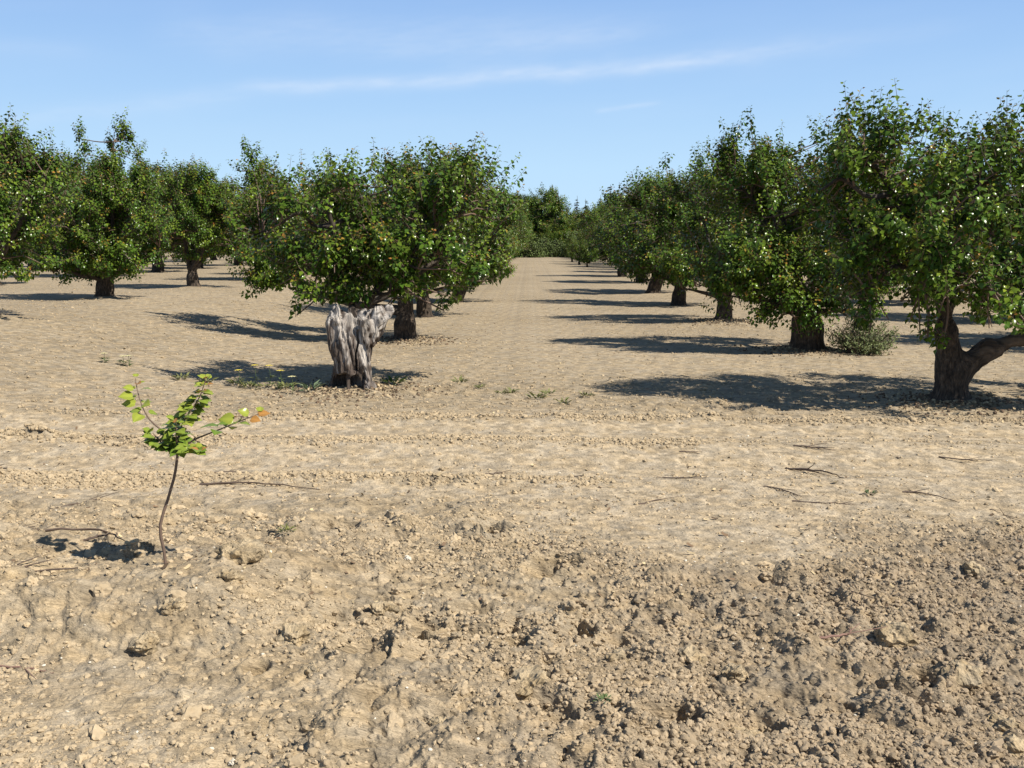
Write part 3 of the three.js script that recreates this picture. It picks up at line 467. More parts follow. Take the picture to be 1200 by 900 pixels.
// the old tree whose trunk is a weathered, cut back stump
{
  const spec = { seed: 21, at: [-1.97, -11.4], fork: [0.1, 0.7, -0.28], limbsPerLobe: 2, limbR: 0.05,
    limbs: [{ p: [[0.05, 0.3, -0.2], [0.03, 0.75, -0.38], [0.25, 1.2, -0.5], [0.8, 1.7, -0.3]], r: [0.07, 0.025] }, { p: [[0.0, 0.3, -0.2], [-0.05, 0.8, -0.4], [-0.2, 1.4, -0.45], [-0.3, 2.2, -0.1]], r: [0.065, 0.02] }],
    lobes: [[-0.2, 1.78, -0.55, 0.95, 0.75, 0.95], [0.95, 1.85, -0.55, 0.95, 0.85, 1.0], [0.3, 2.12, -0.55, 0.85, 0.55, 0.85], [1.05, 1.3, -0.35, 0.65, 0.42, 0.55], [-0.5, 1.3, -0.3, 0.6, 0.42, 0.55], [0.25, 1.3, -0.35, 0.7, 0.35, 0.4], [0.05, 1.12, -0.5, 0.75, 0.35, 0.35]], whips: 8,
    sprouts: [[-0.35, 2.2, -0.4, 0.4, 6], [1.3, 2.4, -0.5, 0.42, 7], [0.45, 2.4, -0.5, 0.35, 5], [0.1, 1.0, -0.08, 0.2, 7], [-0.1, 1.08, -0.1, 0.2, 6], [1.0, 0.9, -0.2, 0.28, 6], [-0.5, 1.0, 0.0, 0.25, 5], [-0.65, 0.85, -0.1, 0.22, 4]] };
  const d = treeParts(spec), g = thing('apricot_tree', 'old apricot tree with a weathered grey stump trunk and sawn limb stubs', 'tree', [spec.at[0], broad(...spec.at) - 0.05, spec.at[1]], ROW);
  const body = (x, y, z) => {
    const wob = 0.02 * n3(x * 5, y * 3, z * 5);
    let q = capsule(x, y, z, [-0.02, 0.14, 0], [-0.06, 0.55, 0], 0.215, 0.175);
    q = smin(q, capsule(x, y, z, [-0.08, 0.5, 0.02], [-0.22, 0.90, 0.04], 0.165, 0.11), 0.08);      // left stub
    q = smin(q, capsule(x, y, z, [-0.03, 0.6, 0.05], [-0.01, 0.92, 0.0], 0.1, 0.07), 0.06);          // short middle stub
    q = smin(q, capsule(x, y, z, [0.06, 0.35, 0.02], [0.2, 0.70, 0.02], 0.12, 0.13), 0.08);
    q = smin(q, capsule(x, y, z, [0.2, 0.66, 0.02], [0.39, 0.96, 0.05], 0.115, 0.13), 0.06);         // right flared stub
    q = smin(q, capsule(x, y, z, [0.04, 0.4, 0.0], [0.13, 0.86, -0.02], 0.13, 0.1), 0.05);
    q = smin(q, capsule(x, y, z, [0.13, 0.6, 0.1], [0.17, 0.78, 0.15], 0.065, 0.07), 0.04);         // knot
    q = smin(q, capsule(x, y, z, [0.14, 0.45, 0.1], [0.2, 0.06, 0.14], 0.05, 0.06), 0.05);           // bare root foot
    q = smin(q, capsule(x, y, z, [0.2, 0.06, 0.14], [0.2, -0.1, 0.14], 0.075, 0.07), 0.05);
    q = smin(q, capsule(x, y, z, [-0.16, 0.2, 0.02], [-0.27, -0.1, 0.0], 0.1, 0.07), 0.06);
    // sawn faces
    const cut = (px, py, pz, nx, ny, nz) => { const l = Math.hypot(nx, ny, nz); return ((x - px) * nx + (y - py) * ny + (z - pz) * nz) / l; };
    if (x < -0.08 && y > 0.6) q = Math.max(q, cut(-0.25, 0.86, 0.06, -0.75, 0.55, 0.45));
    if (x > 0.16 && y > 0.72) q = Math.max(q, cut(0.36, 0.92, 0.1, 0.35, 0.25, 0.8));
    if (y > 0.75) q = Math.max(q, y - 0.99 + wob);
    return q;
  };
  const field = (x, y, z) => {
    let q = body(x, y, z);
    const a = Math.atan2(z, x), lean = x + y * 0.12;
    q += 0.045 * Math.pow(1 - Math.abs(n3(lean * 12, y * 1.5, z * 12)), 7) + 0.022 * Math.pow(1 - Math.abs(n3(lean * 27 + 5, y * 2.6, z * 27)), 5) + 0.022 * n3(x * 8, y * 6, z * 8) + 0.012 * n3(x * 22, y * 16, z * 22) + 0.007 * n3(lean * 60, y * 7, z * 60);
    // rotted hollow under a ragged skirt of old wood, open to the front
    const lip = 0.215 + 0.04 * n3(x * 14, 3, z * 8) - 0.1 * x;
    const hole = Math.max(capsule(x, y, z, [-0.06, -0.2, 0.1], [-0.06, 0.12, 0.06], 0.17, 0.17), y - lip, -Math.min(capsule(x, y, z, [-0.2, 0.3, 0.12], [-0.23, -0.15, 0.16], 0.035, 0.04), capsule(x, y, z, [-0.04, 0.3, 0.14], [-0.03, -0.15, 0.2], 0.018, 0.025)));
    q = Math.max(q, -hole);
    // a deep split down the front
    const split = Math.max(Math.abs(x - 0.06 - (y - 0.4) * 0.12 + 0.02 * n3(3, y * 9, 1)) - 0.012, 0.07 - z, 0.25 - y, y - 0.7); q = Math.max(q, -split);
    return q;
  };
  const geo = fieldMesh([-0.5, -0.12, -0.4], [0.62, 1.1, 0.42], 0.0105, field, 1), P = geo.attributes.position, C = [];
  for (let k = 0; k < P.count; k++) {
    const x = P.getX(k), y = P.getY(k), z = P.getZ(k), s = n3((x + y * 0.12) * 16, y * 2.2, z * 16), b = n3(x * 4 + 3, y * 2.0, z * 4), f = n3(x * 60, y * 14, z * 60);
    let c = mixc([0.47, 0.43, 0.385], [0.13, 0.107, 0.092], clamp(0.66 + s * 1.1 + f * 0.35)); c = mixc(c, [0.085, 0.065, 0.052], sstep(-0.1, 0.12, b + 0.45 * s + 0.25 * f));   // weathered wood, remnants of dark bark
    for (const [px, py, pz, nx, ny, nz, x0, x1] of [[-0.25, 0.86, 0.06, -0.75, 0.55, 0.45, -1, -0.08], [0.36, 0.92, 0.1, 0.35, 0.25, 0.8, 0.16, 1]]) {          // sawn faces: grey end grain with drying cracks
      const l = Math.hypot(nx, ny, nz), q = ((x - px) * nx + (y - py) * ny + (z - pz) * nz) / l; if (q > -0.022 && y > 0.68 && x > x0 && x < x1) { const an = Math.atan2(y - py, x - px), cr = Math.pow(1 - Math.abs(n2(an * 5 + 9, 1, 7)), 5); c = mixc([0.40, 0.37, 0.34], [0.09, 0.08, 0.07], clamp(cr + 0.25 * f)); }
    }
    C.push(...c);
  }
  geo.setAttribute('color', new THREE.Float32BufferAttribute(C, 3));
  part('trunk', geo, M.stump, g);
  for (const l of d.limbs) part('limb', limbGeo(l), M.limb, g);
  part('twigs', d.wood, M.twig, g, 'stuff'); part('crown', d.crown, M.leaf, g, 'stuff'); leafTotal += d.leaves;
}

// trees farther down the rows: four kinds, copied
{
  const kinds = [31, 32, 33, 34].map((seed, k) => treeParts({ seed, at: [0, 0], density: 1050, leaf: 0.076, gap: 0.027, cell: 0.04, whips: 7, limbR: 0.07,
    fork: [[0, 0.6, 0], [0.25, 0.7, 0], [-0.1, 0.5, 0.1], [0.1, 0.65, -0.1]][k],
    trunk: k === 1 ? [[[-0.15, -0.15, 0], [0.0, 0.3, 0], 0.2, 0.17], [[0, 0.3, 0], [0.3, 0.75, 0], 0.17, 0.13]] : undefined,
    lobes: [[[-0.8, 1.8, 0, 1.2, 1.1, 1.3], [0.8, 1.9, 0.2, 1.2, 1.2, 1.3], [0, 2.5, 0, 0.9, 0.7, 0.9], [0.2, 0.95, 0.3, 1.4, 0.5, 1.3]], [[0, 1.75, 0, 1.7, 1.1, 1.6], [0.6, 2.4, 0.3, 0.9, 0.9, 0.9], [-0.8, 1.3, 0.5, 1.0, 0.9, 1.0], [0.6, 1.0, -0.3, 1.2, 0.5, 1.2]], [[-0.4, 1.7, 0.3, 1.5, 1.2, 1.3], [0.7, 1.9, -0.3, 1.2, 1.2, 1.3], [-0.6, 2.6, 0, 0.6, 0.7, 0.6], [0, 0.95, 0, 1.4, 0.45, 1.3]], [[0, 1.7, 0, 1.75, 1.15, 1.6], [0.2, 2.5, 0, 1.1, 0.8, 1.1], [-0.2, 0.95, 0.2, 1.4, 0.5, 1.4]]][k],
    sprouts: [[0.4 - 0.3 * k, 3.2, 0, 0.4, 5], [-0.7, 2.9, 0.3, 0.4, 5]] }));
  const protos = kinds.map((d) => { const g = new THREE.Group(); part('trunk', d.trunk, M.bark, g); for (const l of d.limbs) part('limb', limbGeo(l), M.limb, g); part('twigs', d.wood, M.twig, g, 'stuff'); part('crown', d.crown, M.leaf, g, 'stuff'); leafTotal += d.leaves; return g; });
  const R = rng(77);
  const far = (x, z, s, label, group, k, sy = 1, name = 'apricot_tree') => {
    const g = protos[k ?? Math.floor(R() * 4)].clone(); g.name = numbered(name); g.position.set(x, broad(x, z) - 0.03, z); g.rotation.y = R() * 6.28; g.scale.set(s, s * sy, s); scene.add(g); return tag(g, label, 'tree', group);
  };
  const rowTo = (x, from, to, step, label, group, s0 = 1) => { for (let d = from; d <= to; d += step) far(x + (R() - 0.5) * 0.5, -d + (R() - 0.5) * 0.6, s0 * (0.82 + 0.32 * R()), label, group, undefined, 0.9 + 0.2 * R()); };
  far(4.04, -27.5, 1.15, 'apricot tree with a dark splayed trunk, fourth in the row with the low fork', 'apricot trees far down the row with the low fork', 0);
  far(4.25, -34.6, 1.15, 'apricot tree far down the row beyond the low forked tree', 'apricot trees far down the row with the low fork', 1);
  far(4.7, -43.5, 1.15, 'apricot tree far down the row beyond the low forked tree', 'apricot trees far down the row with the low fork', 1);
  far(4.6, -51.5, 1.15, 'apricot tree far down the row beyond the low forked tree', 'apricot trees far down the row with the low fork', 2);
  rowTo(-2.2, 23.3, 66, 6, 'apricot tree in line far behind the weathered stump trunk', 'apricot trees far down the row of the stump trunk', 0.95);
  rowTo(10.5, 16.2, 60, 5.9, 'apricot tree seen between the trunks, one row beyond the low forked tree', 'apricot trees one row beyond the low forked tree', 1.12);
  rowTo(16.9, 30, 66, 6, 'apricot tree two rows beyond the low forked tree', 'apricot trees two rows beyond the low forked tree', 1.3);
  rowTo(-8.7, 32.4, 62, 6, 'apricot tree in line far behind the narrow tree with the spike', 'apricot trees far behind the narrow tree with the spike', 1.2);
  rowTo(-15.0, 29, 66, 6, 'apricot tree one row beyond the narrow tree with the spike', 'apricot trees one row beyond the narrow spiked tree', 1.25);
  rowTo(-21.4, 44, 70, 6.5, 'apricot tree two rows beyond the narrow tree with the spike', 'apricot trees two rows beyond the narrow spiked tree', 1.35);
  // young trees planted in the gaps of the row
  far(4.04, -71.9, 0.42, 'slim young tree planted in the row, smallest of three', 'young trees planted in the row', 0, 1.25, 'young_tree');
  far(3.9, -80.5, 0.5, 'slim young tree planted in the row far off', 'young trees planted in the row', 2, 1.25, 'young_tree');
  far(3.8, -91.5, 0.55, 'slim young tree planted in the row far off', 'young trees planted in the row', 3, 1.25, 'young_tree');
  rowTo(7.6, 58, 118, 6.5, 'tree where the rows meet the far boundary', 'trees where the rows meet the far boundary', 1.45);
  rowTo(-2.3, 72, 118, 6.5, 'tree where the rows meet the far boundary', 'trees where the rows meet the far boundary', 1.4);
  // the boundary belt of taller trees that closes the view
  for (let x = -80; x < 82; x += x > -9 && x < 12 ? 2.0 : 3.2) far(x + R() * 2, -124 - R() * 18, (x > 2 && x < 9 ? 1.45 : x > -8 && x <= 2 ? 2.2 : 1.75) + 0.5 * R(), 'tall broadleaf tree in the boundary belt that closes the orchard', 'boundary belt of trees', undefined, 1.0, 'broadleaf_tree');
}
console.log('leaves', leafTotal);

// ------------------------------------------------------------------ conifers and hills beyond the orchard
{
  const mk = (seed, H, W) => {
    const b = new Buf(), w = new Buf(), R = rng(seed);
    tube(w, [V(0, -0.3, 0), V(0, H * 0.5, 0), V(0, H * 0.97, 0)], [0.35, 0.2, 0.04], 7);
    for (let k = 0; k < 420; k++) {
      const t = R() * R() * 0.6 + R() * 0.4, y = H * (0.12 + 0.88 * t), reach = W * Math.pow(1 - t, 0.8) * (0.5 + 0.6 * R()) + 0.15, a = R() * 6.28;
      for (let s = 0; s < 14; s++) { const q = (s + 1) / 14, p = V(Math.cos(a) * reach * q, y - 0.25 * reach * q * q + (R() - 0.5) * 0.3, Math.sin(a) * reach * q).add(V((R() - 0.5) * 0.5, 0, (R() - 0.5) * 0.5)); const k2 = 0.7 + 0.6 * R(); leaf(b, p, V(Math.cos(a + (R() - 0.5) * 2), -0.2 + 0.5 * (R() - 0.5), Math.sin(a + (R() - 0.5) * 2)), V(0, 1, 0), 0.6, 0.5, [0.036 * k2, 0.062 * k2, 0.036 * k2]); }
    }
    const g = new THREE.Group(); part('trunk', w.geo(), M.bark, g); part('crown', b.geo(), M.dullLeaf, g, 'stuff'); return g;
  };
  const A = [mk(5, 17, 2.5), mk(6, 20, 2.6)], R = rng(9);
  [[6.3, -215, 0.635], [9.9, -215, 0.69], [11.6, -215, 0.65], [14.9, -218, 0.71], [16.6, -213, 0.82], [18.6, -216, 0.86], [8.2, -230, 0.6], [22.6, -214, 0.8], [27, -220, 0.85], [-14, -225, 0.7], [-32, -230, 0.8], [-55, -220, 0.9], [40, -225, 0.85]].forEach(([x, z, s], k) => {
    const g = A[k % 2].clone(); g.name = numbered('conifer_tree'); g.position.set(x, broad(x, z), z); g.scale.setScalar(s * (k % 2 ? 0.85 : 1)); g.rotation.y = R() * 6; scene.add(g); tag(g, 'pointed dark conifer rising behind the boundary trees', 'tree', 'conifers beyond the orchard');
  });
  const b = new Buf(), n = 120;
  for (let k = 0; k <= n; k++) { const a = lerp(-20, 75, k / n) * Math.PI / 180, hgt = 260 * sstep(12, 36, lerp(-20, 75, k / n)) * (0.85 + 0.3 * n2(k * 0.12, 1, 300)) + 12; for (const [d, f] of [[2600, -0.15], [3000, 0.55], [3400, 1], [4200, 0]]) { b.p.push(Math.sin(a) * d, hgt * f, -Math.cos(a) * d); } if (k < n) for (let r = 0; r < 3; r++) { const q = k * 4 + r; b.i.push(q, q + 4, q + 1, q + 1, q + 4, q + 5); } }
  tag(part('hills', b.geo(true), new THREE.MeshStandardMaterial({ color: new THREE.Color().setRGB(0.11, 0.125, 0.13), roughness: 1, side: THREE.DoubleSide }), scene), 'distant low hills beyond the orchard', null, null, 'structure');  // blue-grey of distant haze is mixed into the hill colour, no fog
}

// ------------------------------------------------------------------ the sapling, every leaf its own part
{
  const X = -1.68, Z = -4.55, y0 = groundHeight(X, Z), g = thing('apricot_sapling', 'young apricot sapling with a thin bent stem and few bright leaves', 'sapling', [X, y0, Z]);
  const w = (pts, r0, r1, name) => { const b = new Buf(), c = curve(pts.map((p) => V(...p)), 12); tube(b, c, c.map((_, k) => lerp(r0, r1, k / 12)), 8, 0.25); c.wood = part(name, b.geo(true), M.twig, g); return c; };
  w([[0, -0.06, 0], [0.0, 0.06, 0], [-0.012, 0.19, 0.01], [0.03, 0.33, 0], [0.065, 0.44, 0], [0.085, 0.55, 0]], 0.0075, 0.006, 'stem');
  const br = [
    { p: [[0.083, 0.54, 0], [0.05, 0.62, 0.02], [-0.03, 0.7, 0.03], [-0.075, 0.8, 0.02], [-0.095, 0.88, 0]], n: 15, from: 0.55, s: 0.046, red: 0.3, y: 0.9 },
    { p: [[0.083, 0.54, 0], [0.09, 0.64, -0.02], [0.14, 0.72, 0.0], [0.19, 0.79, 0], [0.225, 0.875, 0]], n: 84, from: 0.36, s: 0.04, red: 0.2, y: 0.8 },
    { p: [[0.085, 0.55, 0], [0.16, 0.6, 0.02], [0.28, 0.65, 0.03], [0.38, 0.69, 0.02], [0.46, 0.72, 0.0]], n: 12, from: 0.5, s: 0.057, red: 0.15, y: 0.45 },
    { p: [[0.085, 0.55, 0], [0.03, 0.59, 0.04], [-0.01, 0.64, 0.05]], n: 38, from: 0.3, s: 0.04, red: 0.1, y: 0.3 },
    { p: [[0.085, 0.54, 0], [0.06, 0.6, -0.08], [0.05, 0.68, -0.12]], n: 38, from: 0.3, s: 0.04, red: 0.1, y: 0.4 },
    { p: [[0.08, 0.53, 0], [0.15, 0.58, 0.09], [0.23, 0.57, 0.12]], n: 38, from: 0.3, s: 0.04, red: 0.4, y: 0.6 },
    { p: [[0.083, 0.53, 0], [0.1, 0.62, 0.06], [0.11, 0.7, 0.08]], n: 38, from: 0.3, s: 0.04, red: 0.1, y: 0.4 },
  ];
  const R = rng(404), tones = ['older', 'mid', 'young', 'fresh', 'red'].map((_, k) => broadLeaf([[0.065, 0.12, 0.016], [0.12, 0.19, 0.022], [0.18, 0.24, 0.03], [0.25, 0.29, 0.04], [0.34, 0.17, 0.045]][k]));
  br.forEach((q) => {
    const c = w(q.p, 0.0045, 0.0018, 'branch');
    for (let k = 0; k < q.n; k++) {
      const t = lerp(q.from, 1, (k + 0.5 * R()) / q.n), p = c[Math.min(12, Math.round(t * 12))].clone(), a = R() * 6.28, tip = sstep(0.75, 1, t), s = q.s * (0.75 + 0.55 * R()) * (1 - 0.35 * tip);
      const ld = V(Math.cos(a), -0.25 + 0.5 * R() + tip * 0.6, Math.sin(a)).normalize(), up = V((R() - 0.5) * 1.2, 1, (R() - 0.5) * 1.2 + 0.5);
      p.addScaledVector(ld, s * 0.5);
      const tone = R() < q.red * tip * 1.4 ? 4 : clamp(Math.floor(q.y * 2.4 + tip * 1.2 + R() * 2.2), 0, 3), m = part('leaf', tones[tone], M.leaf, c.wood);
      const x = ld.clone(), zz = x.clone().cross(up).normalize(), yy = zz.clone().cross(x); m.quaternion.setFromRotationMatrix(new THREE.Matrix4().makeBasis(x, yy, zz)); m.position.copy(p); m.scale.setScalar(s);
    }
  });
}

// ------------------------------------------------------------------ bush, weeds, wild flowers
{
  const b = new Buf(), w = new Buf(), R = rng(515), base = V(4.98, 0, -15.3), g = thing('bush', 'low grey green bush beside the wide dark trunk', 'bush', [base.x, broad(base.x, base.z) - 0.02, base.z]);
  for (let k = 0; k < 150; k++) {
    const a = R() * 6.28, q = Math.sqrt(R()), e = V(Math.cos(a) * q * 0.55, 0.12 + R() * 0.66 * (1.15 - q * 0.7), Math.sin(a) * q * 0.45), s = V(Math.cos(a) * q * 0.15, 0, Math.sin(a) * q * 0.15);
    tube(w, [s, s.clone().lerp(e, 0.5).add(V(0, 0.05, 0)), e], [0.006, 0.004, 0.002], 3);
    for (let j = 0; j < 26; j++) { const t = 0.3 + 0.7 * R(), p = s.clone().lerp(e, t).add(V((R() - 0.5) * 0.1, (R() - 0.5) * 0.1, (R() - 0.5) * 0.1)), k2 = 0.7 + 0.6 * R(); leaf(b, p, V(R() - 0.5, R() - 0.3, R() - 0.5), V(R() - 0.5, 1, R() - 0.5), 0.03 + 0.025 * R(), 0.6, [0.155 * k2, 0.19 * k2, 0.07 * k2]); }
  }
  part('stems', w.geo(), M.twig, g, 'stuff'); part('foliage', b.geo(), M.dullLeaf, g, 'stuff');
  const hb = new Buf(), hw = new Buf();                    // a boundary shrub: rounder, greener, coarser
  for (let k = 0; k < 420; k++) { const a = R() * 6.28, q = Math.sqrt(R()), p = V(Math.cos(a) * q * 1.7, 0.1 + R() * 2.3 * Math.sqrt(1.02 - q * q), Math.sin(a) * q * 1.3); if (k % 12 === 0) tube(hw, [V(0, 0, 0), V(p.x * 0.4, p.y * 0.6, p.z * 0.4), p], [0.04, 0.025, 0.01], 4); for (let j = 0; j < 7; j++) { const k2 = 0.6 + 0.7 * R(); leaf(hb, p.clone().add(V((R() - 0.5) * 0.5, (R() - 0.5) * 0.5, (R() - 0.5) * 0.5)), V(R() - 0.5, R() - 0.5, R() - 0.5), V(R() - 0.5, 1, R() - 0.5), 0.2, 0.8, [0.085 * k2, 0.125 * k2, 0.022 * k2]); } }
  const shrub = new THREE.Group(); part('stems', hw.geo(), M.twig, shrub, 'stuff'); part('foliage', hb.geo(), M.dullLeaf, shrub, 'stuff');
  for (let x = -78; x < 80; x += x > -12 && x < 14 ? 1.9 : 4.4) { const c = shrub.clone(), z = -120 - 5 * R(); c.name = numbered('boundary_shrub'); c.position.set(x + R(), broad(x, z) - 0.05, z); c.rotation.y = R() * 6.28; c.scale.setScalar(0.8 + 0.5 * R()); scene.add(c); tag(c, 'dark green shrub under the boundary belt that closes the orchard', 'bush', 'shrubs under the boundary belt'); }
}
function weed(name, label, group, x, z, s, seed, col) {
  const R = rng(seed), b = new Buf(), g = thing(name, label, 'weed', [x, groundHeight(x, z) - 0.005, z], group);
  for (let k = 0; k < 26; k++) { const a = R() * 6.28, q = 0.2 + R() * 0.8, c = 0.7 + 0.6 * R(); leaf(b, V(Math.cos(a) * q * s * 0.5, 0.01 + R() * s * 0.25, Math.sin(a) * q * s * 0.4), V(Math.cos(a), 0.3 + 1.1 * R(), Math.sin(a)), V(R() - 0.5, 1, R() - 0.5), s * (0.3 + 0.35 * R()), 0.35, [col[0] * c, col[1] * c, col[2] * c]); }
  part('leaves', b.geo(), M.dullLeaf, g, 'stuff'); return g;
}
[[-0.18, -11.04, 0.13], [0.09, -10.8, 0.15], [0.35, -10.4, 0.12], [-0.3, -11.1, 0.1], [0.2, -11.0, 0.12], [0.62, -10.9, 0.12], [-0.55, -11.5, 0.1], [-0.8, -11.84, 0.14]].forEach(([x, z, s], k) => weed('weed_tuft', 'sparse pale green weed tuft on open soil near the stump trunk', 'weed tufts on the open soil', x, z, s, 600 + k, [0.17, 0.18, 0.06]));
weed('weed_tuft', 'bright green weed tuft at the shaded side of the stump trunk', 'single weeds', -1.6, -11.9, 0.2, 621, [0.12, 0.18, 0.03]);
weed('weed_tuft', 'tiny dark green rosette alone among the fallen twigs', 'single weeds', 2.26, -6.65, 0.06, 622, [0.06, 0.1, 0.03]);
weed('weed_tuft', 'faint green seedling in soil behind the sapling', 'single weeds', -1.36, -5.57, 0.07, 623, [0.2, 0.22, 0.05]);
weed('weed_tuft', 'small green seedling in the roughest tilled soil', 'single weeds', 0.27, -3.47, 0.05, 624, [0.1, 0.16, 0.05]);
weed('weed_tuft', 'grey green low weed pressed to the foot of the stump trunk', 'single weeds', -2.42, -11.25, 0.2, 625, [0.14, 0.19, 0.1]);
[[-3.73, -11.7], [-3.4, -11.75], [-3.05, -11.7], [-4.1, -11.9], [-2.75, -11.5], [-3.2, -11.5]].forEach(([x, z], k) => weed('weed_tuft', 'low straw coloured green weed along the shadow before the stump trunk', 'weeds along the shadow edge', x, z, 0.16, 640 + k, [0.17, 0.18, 0.055]));
[[-5.25, -12.5, 0.12], [-5.02, -12.5, 0.12], [-4.93, -12.45, 0.14], [-3.33, -11.6, 0.2], [-3.1, -11.45, 0.28], [-2.95, -11.5, 0.24], [-2.8, -11.4, 0.22], [-2.6, -11.1, 0.2]].forEach(([x, z, h], k) => {
  const R = rng(700 + k), left = k < 3, g = thing('wildflower', left ? 'small pale wildflower at the tip of the shadow' : 'yellow wildflower standing in the shadow beside the stump trunk', 'flower', [x, groundHeight(x, z) - 0.005, z], left ? 'pale wildflowers at the shadow tip' : 'yellow wildflowers by the stump trunk');
  const w = new Buf(); tube(w, [V(0, 0, 0), V(0.012, h * 0.5, 0.004), V(0.0, h, 0)], [0.003, 0.0025, 0.002], 5); part('stem', w.geo(), new THREE.MeshStandardMaterial({ color: new THREE.Color().setRGB(0.09, 0.13, 0.04), roughness: 0.9 }), g);
  const f = new Buf(); for (let j = 0; j < 9; j++) { const a = j / 9 * 6.28; leaf(f, V(0, h, 0), V(Math.cos(a), 0.25, Math.sin(a)), V(0, 1, 0), 0.05, 0.7, k > 2 && k < 7 ? [0.75, 0.62, 0.06] : [0.72, 0.68, 0.36]); } part('flower_head', f.geo(), M.dullLeaf, g);
  const b = new Buf(); for (let j = 0; j < 14; j++) { const a = R() * 6.28; leaf(b, V(Math.cos(a) * 0.012, h * 0.55 * R(), Math.sin(a) * 0.012), V(Math.cos(a), 0.5, Math.sin(a)), V(0, 1, 0), 0.05 + 0.03 * R(), 0.4, [0.1, 0.15, 0.04]); } part('leaves', b.geo(), M.dullLeaf, g, 'stuff');
});

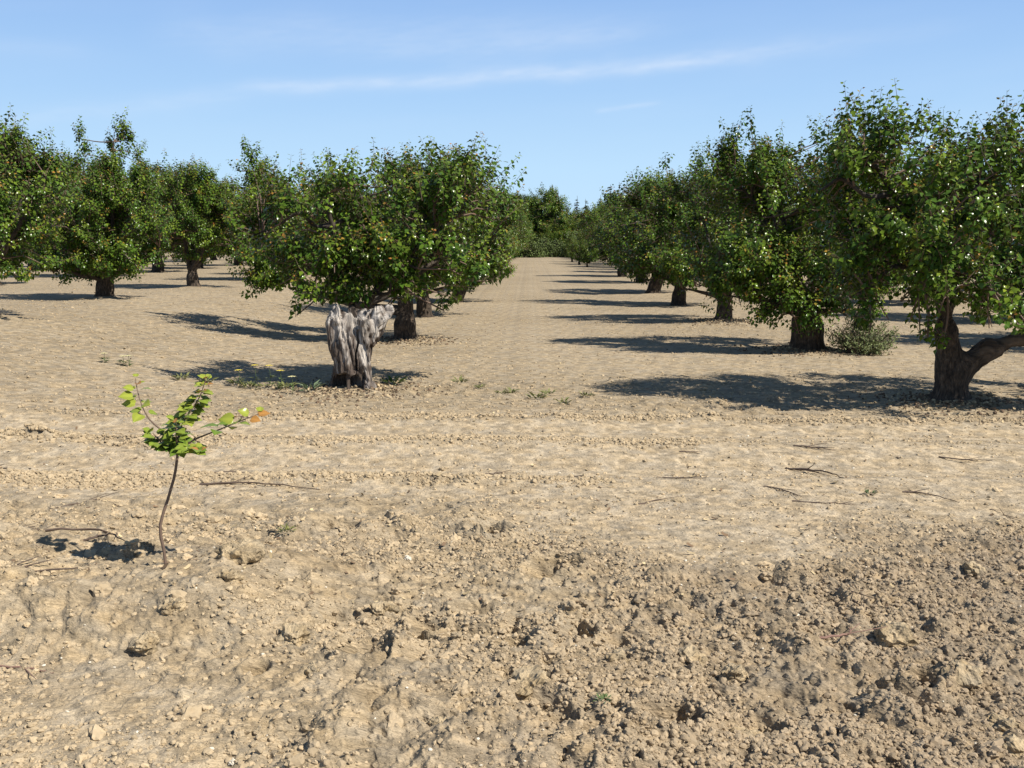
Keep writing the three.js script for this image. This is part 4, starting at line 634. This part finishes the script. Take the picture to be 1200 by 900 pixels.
// ------------------------------------------------------------------ fallen twigs
{
  const T = 'fallen twigs on the wheel tracks';
  const list = [
    [[[-2.27, -6.89], [-1.88, -6.87], [-1.41, -6.76]], 0.009, 'long straight dark branch lying behind the sapling', 0.03],
    [[[-3.3, -5.4], [-2.93, -5.46], [-2.62, -5.51], [-2.36, -5.52], [-2.23, -5.4]], 0.013, 'thick arched branch lying beside the sapling, partly raised', 0.06],
    [[[-2.7, -4.4], [-2.41, -4.46], [-2.2, -4.51], [-1.98, -4.64]], 0.008, 'thin branch on the low soil bank before the sapling', 0.02],
    [[[-2.4, -3.85], [-2.08, -3.81], [-1.93, -3.78], [-1.83, -3.74]], 0.007, 'reddish twig at the foot of the low soil bank', 0.015],
    [[[-4.2, -7.5], [-3.92, -7.38], [-3.55, -7.13]], 0.01, 'dark twig on the wheel track, far aside behind the sapling', 0.01],
    [[[0.28, -7.33], [0.36, -7.28], [0.42, -7.17], [0.48, -7.08], [0.56, -7.06]], 0.009, 'forked crooked twig in the middle of the wheel track', 0.015],
    [[[-0.37, -7.38], [-0.16, -7.46]], 0.008, null, 0.01], [[[0.92, -7.18], [1.1, -7.13], [1.26, -7.13]], 0.006, null, 0.01], [[[2.15, -8.22], [2.3, -8.12], [2.45, -8.08]], 0.009, null, 0.012],
    [[[1.95, -7.63], [2.09, -7.48], [2.18, -7.3], [2.22, -7.1]], 0.01, 'pair of long twigs lying close together on the track', 0.02], [[[2.0, -7.62], [2.1, -7.52], [2.2, -7.38]], 0.007, 'pair of long twigs lying close together on the track', 0.015],
    [[[1.61, -6.88], [1.7, -6.76], [1.77, -6.6]], 0.007, null, 0.012], [[[1.7, -6.48], [1.9, -6.41], [2.12, -6.38]], 0.006, null, 0.008], [[[2.5, -6.72], [2.62, -6.66], [2.76, -6.43]], 0.007, null, 0.012], [[[2.89, -6.29], [2.94, -6.07]], 0.006, null, 0.01], [[[0.71, -6.4], [0.9, -6.56]], 0.006, null, 0.01],
    [[[1.19, -4.02], [1.31, -4.06], [1.34, -4.12], [1.38, -4.23]], 0.006, 'bent reddish twig in the dark tilled soil', 0.03], [[[1.5, -4.82], [1.52, -4.66], [1.54, -4.5]], 0.007, 'short dark stick poking from the dark tilled soil', 0.035],
    [[[-2.36, -8.32], [-2.24, -8.51], [-2.07, -8.71]], 0.006, null, 0.01], [[[-2.35, -7.32], [-2.21, -7.38], [-1.99, -7.41]], 0.006, null, 0.015], [[[-3.01, -6.23], [-2.84, -6.34], [-2.6, -6.3]], 0.006, null, 0.02], [[[-2.26, -5.0], [-2.15, -5.06], [-2.0, -4.91]], 0.007, 'short forked stick on the soil bank beside the sapling', 0.03],
    [[[-2.9, -5.1], [-2.7, -5.25], [-2.55, -5.45]], 0.005, 'thin side shoot leaning on the thick arched branch', 0.03], [[[3.2, -7.9], [3.35, -7.8], [3.6, -7.85]], 0.007, null, 0.01], [[[1.2, -8.0], [1.35, -7.95]], 0.006, null, 0.01],
  ];
  list.forEach(([pts, r, label, lift], k) => { 
    r *= 0.85; lift *= 0.5; const R = rng(800 + k), c = curve(pts.map(([x, z]) => V(x, groundHeight(x, z) + r * 0.4, z)), 14);
    c.forEach((p, i) => { const q = i / 14; p.y = Math.max(groundHeight(p.x, p.z) - r * 0.3, lerp(c[0].y, c[14].y, q) + lift * Math.sin(q * Math.PI)); p.x += (R() - 0.5) * r * 2.2; p.z += (R() - 0.5) * r * 3.5; p.y += (R() - 0.5) * r; });
    const o = c[0].clone(), b = new Buf(); tube(b, c.map((p) => p.clone().sub(o)), c.map((_, i) => r * (1 - 0.7 * i / 14) * (i === 4 || i === 9 ? 1.25 : 1)), 7, 0.4);
    const t = thing('fallen_twig', label ?? 'thin dry twig lying flat on the pale wheel track', 'twig', [o.x, o.y, o.z], label ? undefined : T); const stick = part('stick', b.geo(true), k === 16 || k === 3 ? M.palTwig : M.deadTwig, t);
    for (let rep = 0; rep < 1 + k % 3; rep++) { const s = 3 + Math.floor(R() * 8), q = c[s].clone().sub(o), dir = c[s + 2].clone().sub(c[s]).normalize(), e = V(dir.x + (R() - 0.5) * 1.2, 0.15, dir.z + (R() - 0.5) * 1.6).normalize().multiplyScalar(0.08 + 0.12 * R()), f = new Buf(), end = q.clone().add(e); end.y = Math.max(end.y, groundHeight(end.x + o.x, end.z + o.z) - o.y + 0.004); tube(f, [q, q.clone().lerp(end, 0.5), end], [r * 0.5, r * 0.4, r * 0.25], 5); part('side_twig', f.geo(), k === 16 || k === 3 ? M.palTwig : M.deadTwig, stick); }
    if (label && label.startsWith('pair')) t.userData.group = 'pair of long twigs on the track';
  });
}
{ const seen = new Set(); let n = 0; scene.traverse((o) => { if (o.geometry && !seen.has(o.geometry)) { seen.add(o.geometry); n += (o.geometry.index ? o.geometry.index.count : o.geometry.attributes.position.count) / 3; } }); console.log('triangles', n); }
renderer.render(scene, camera);
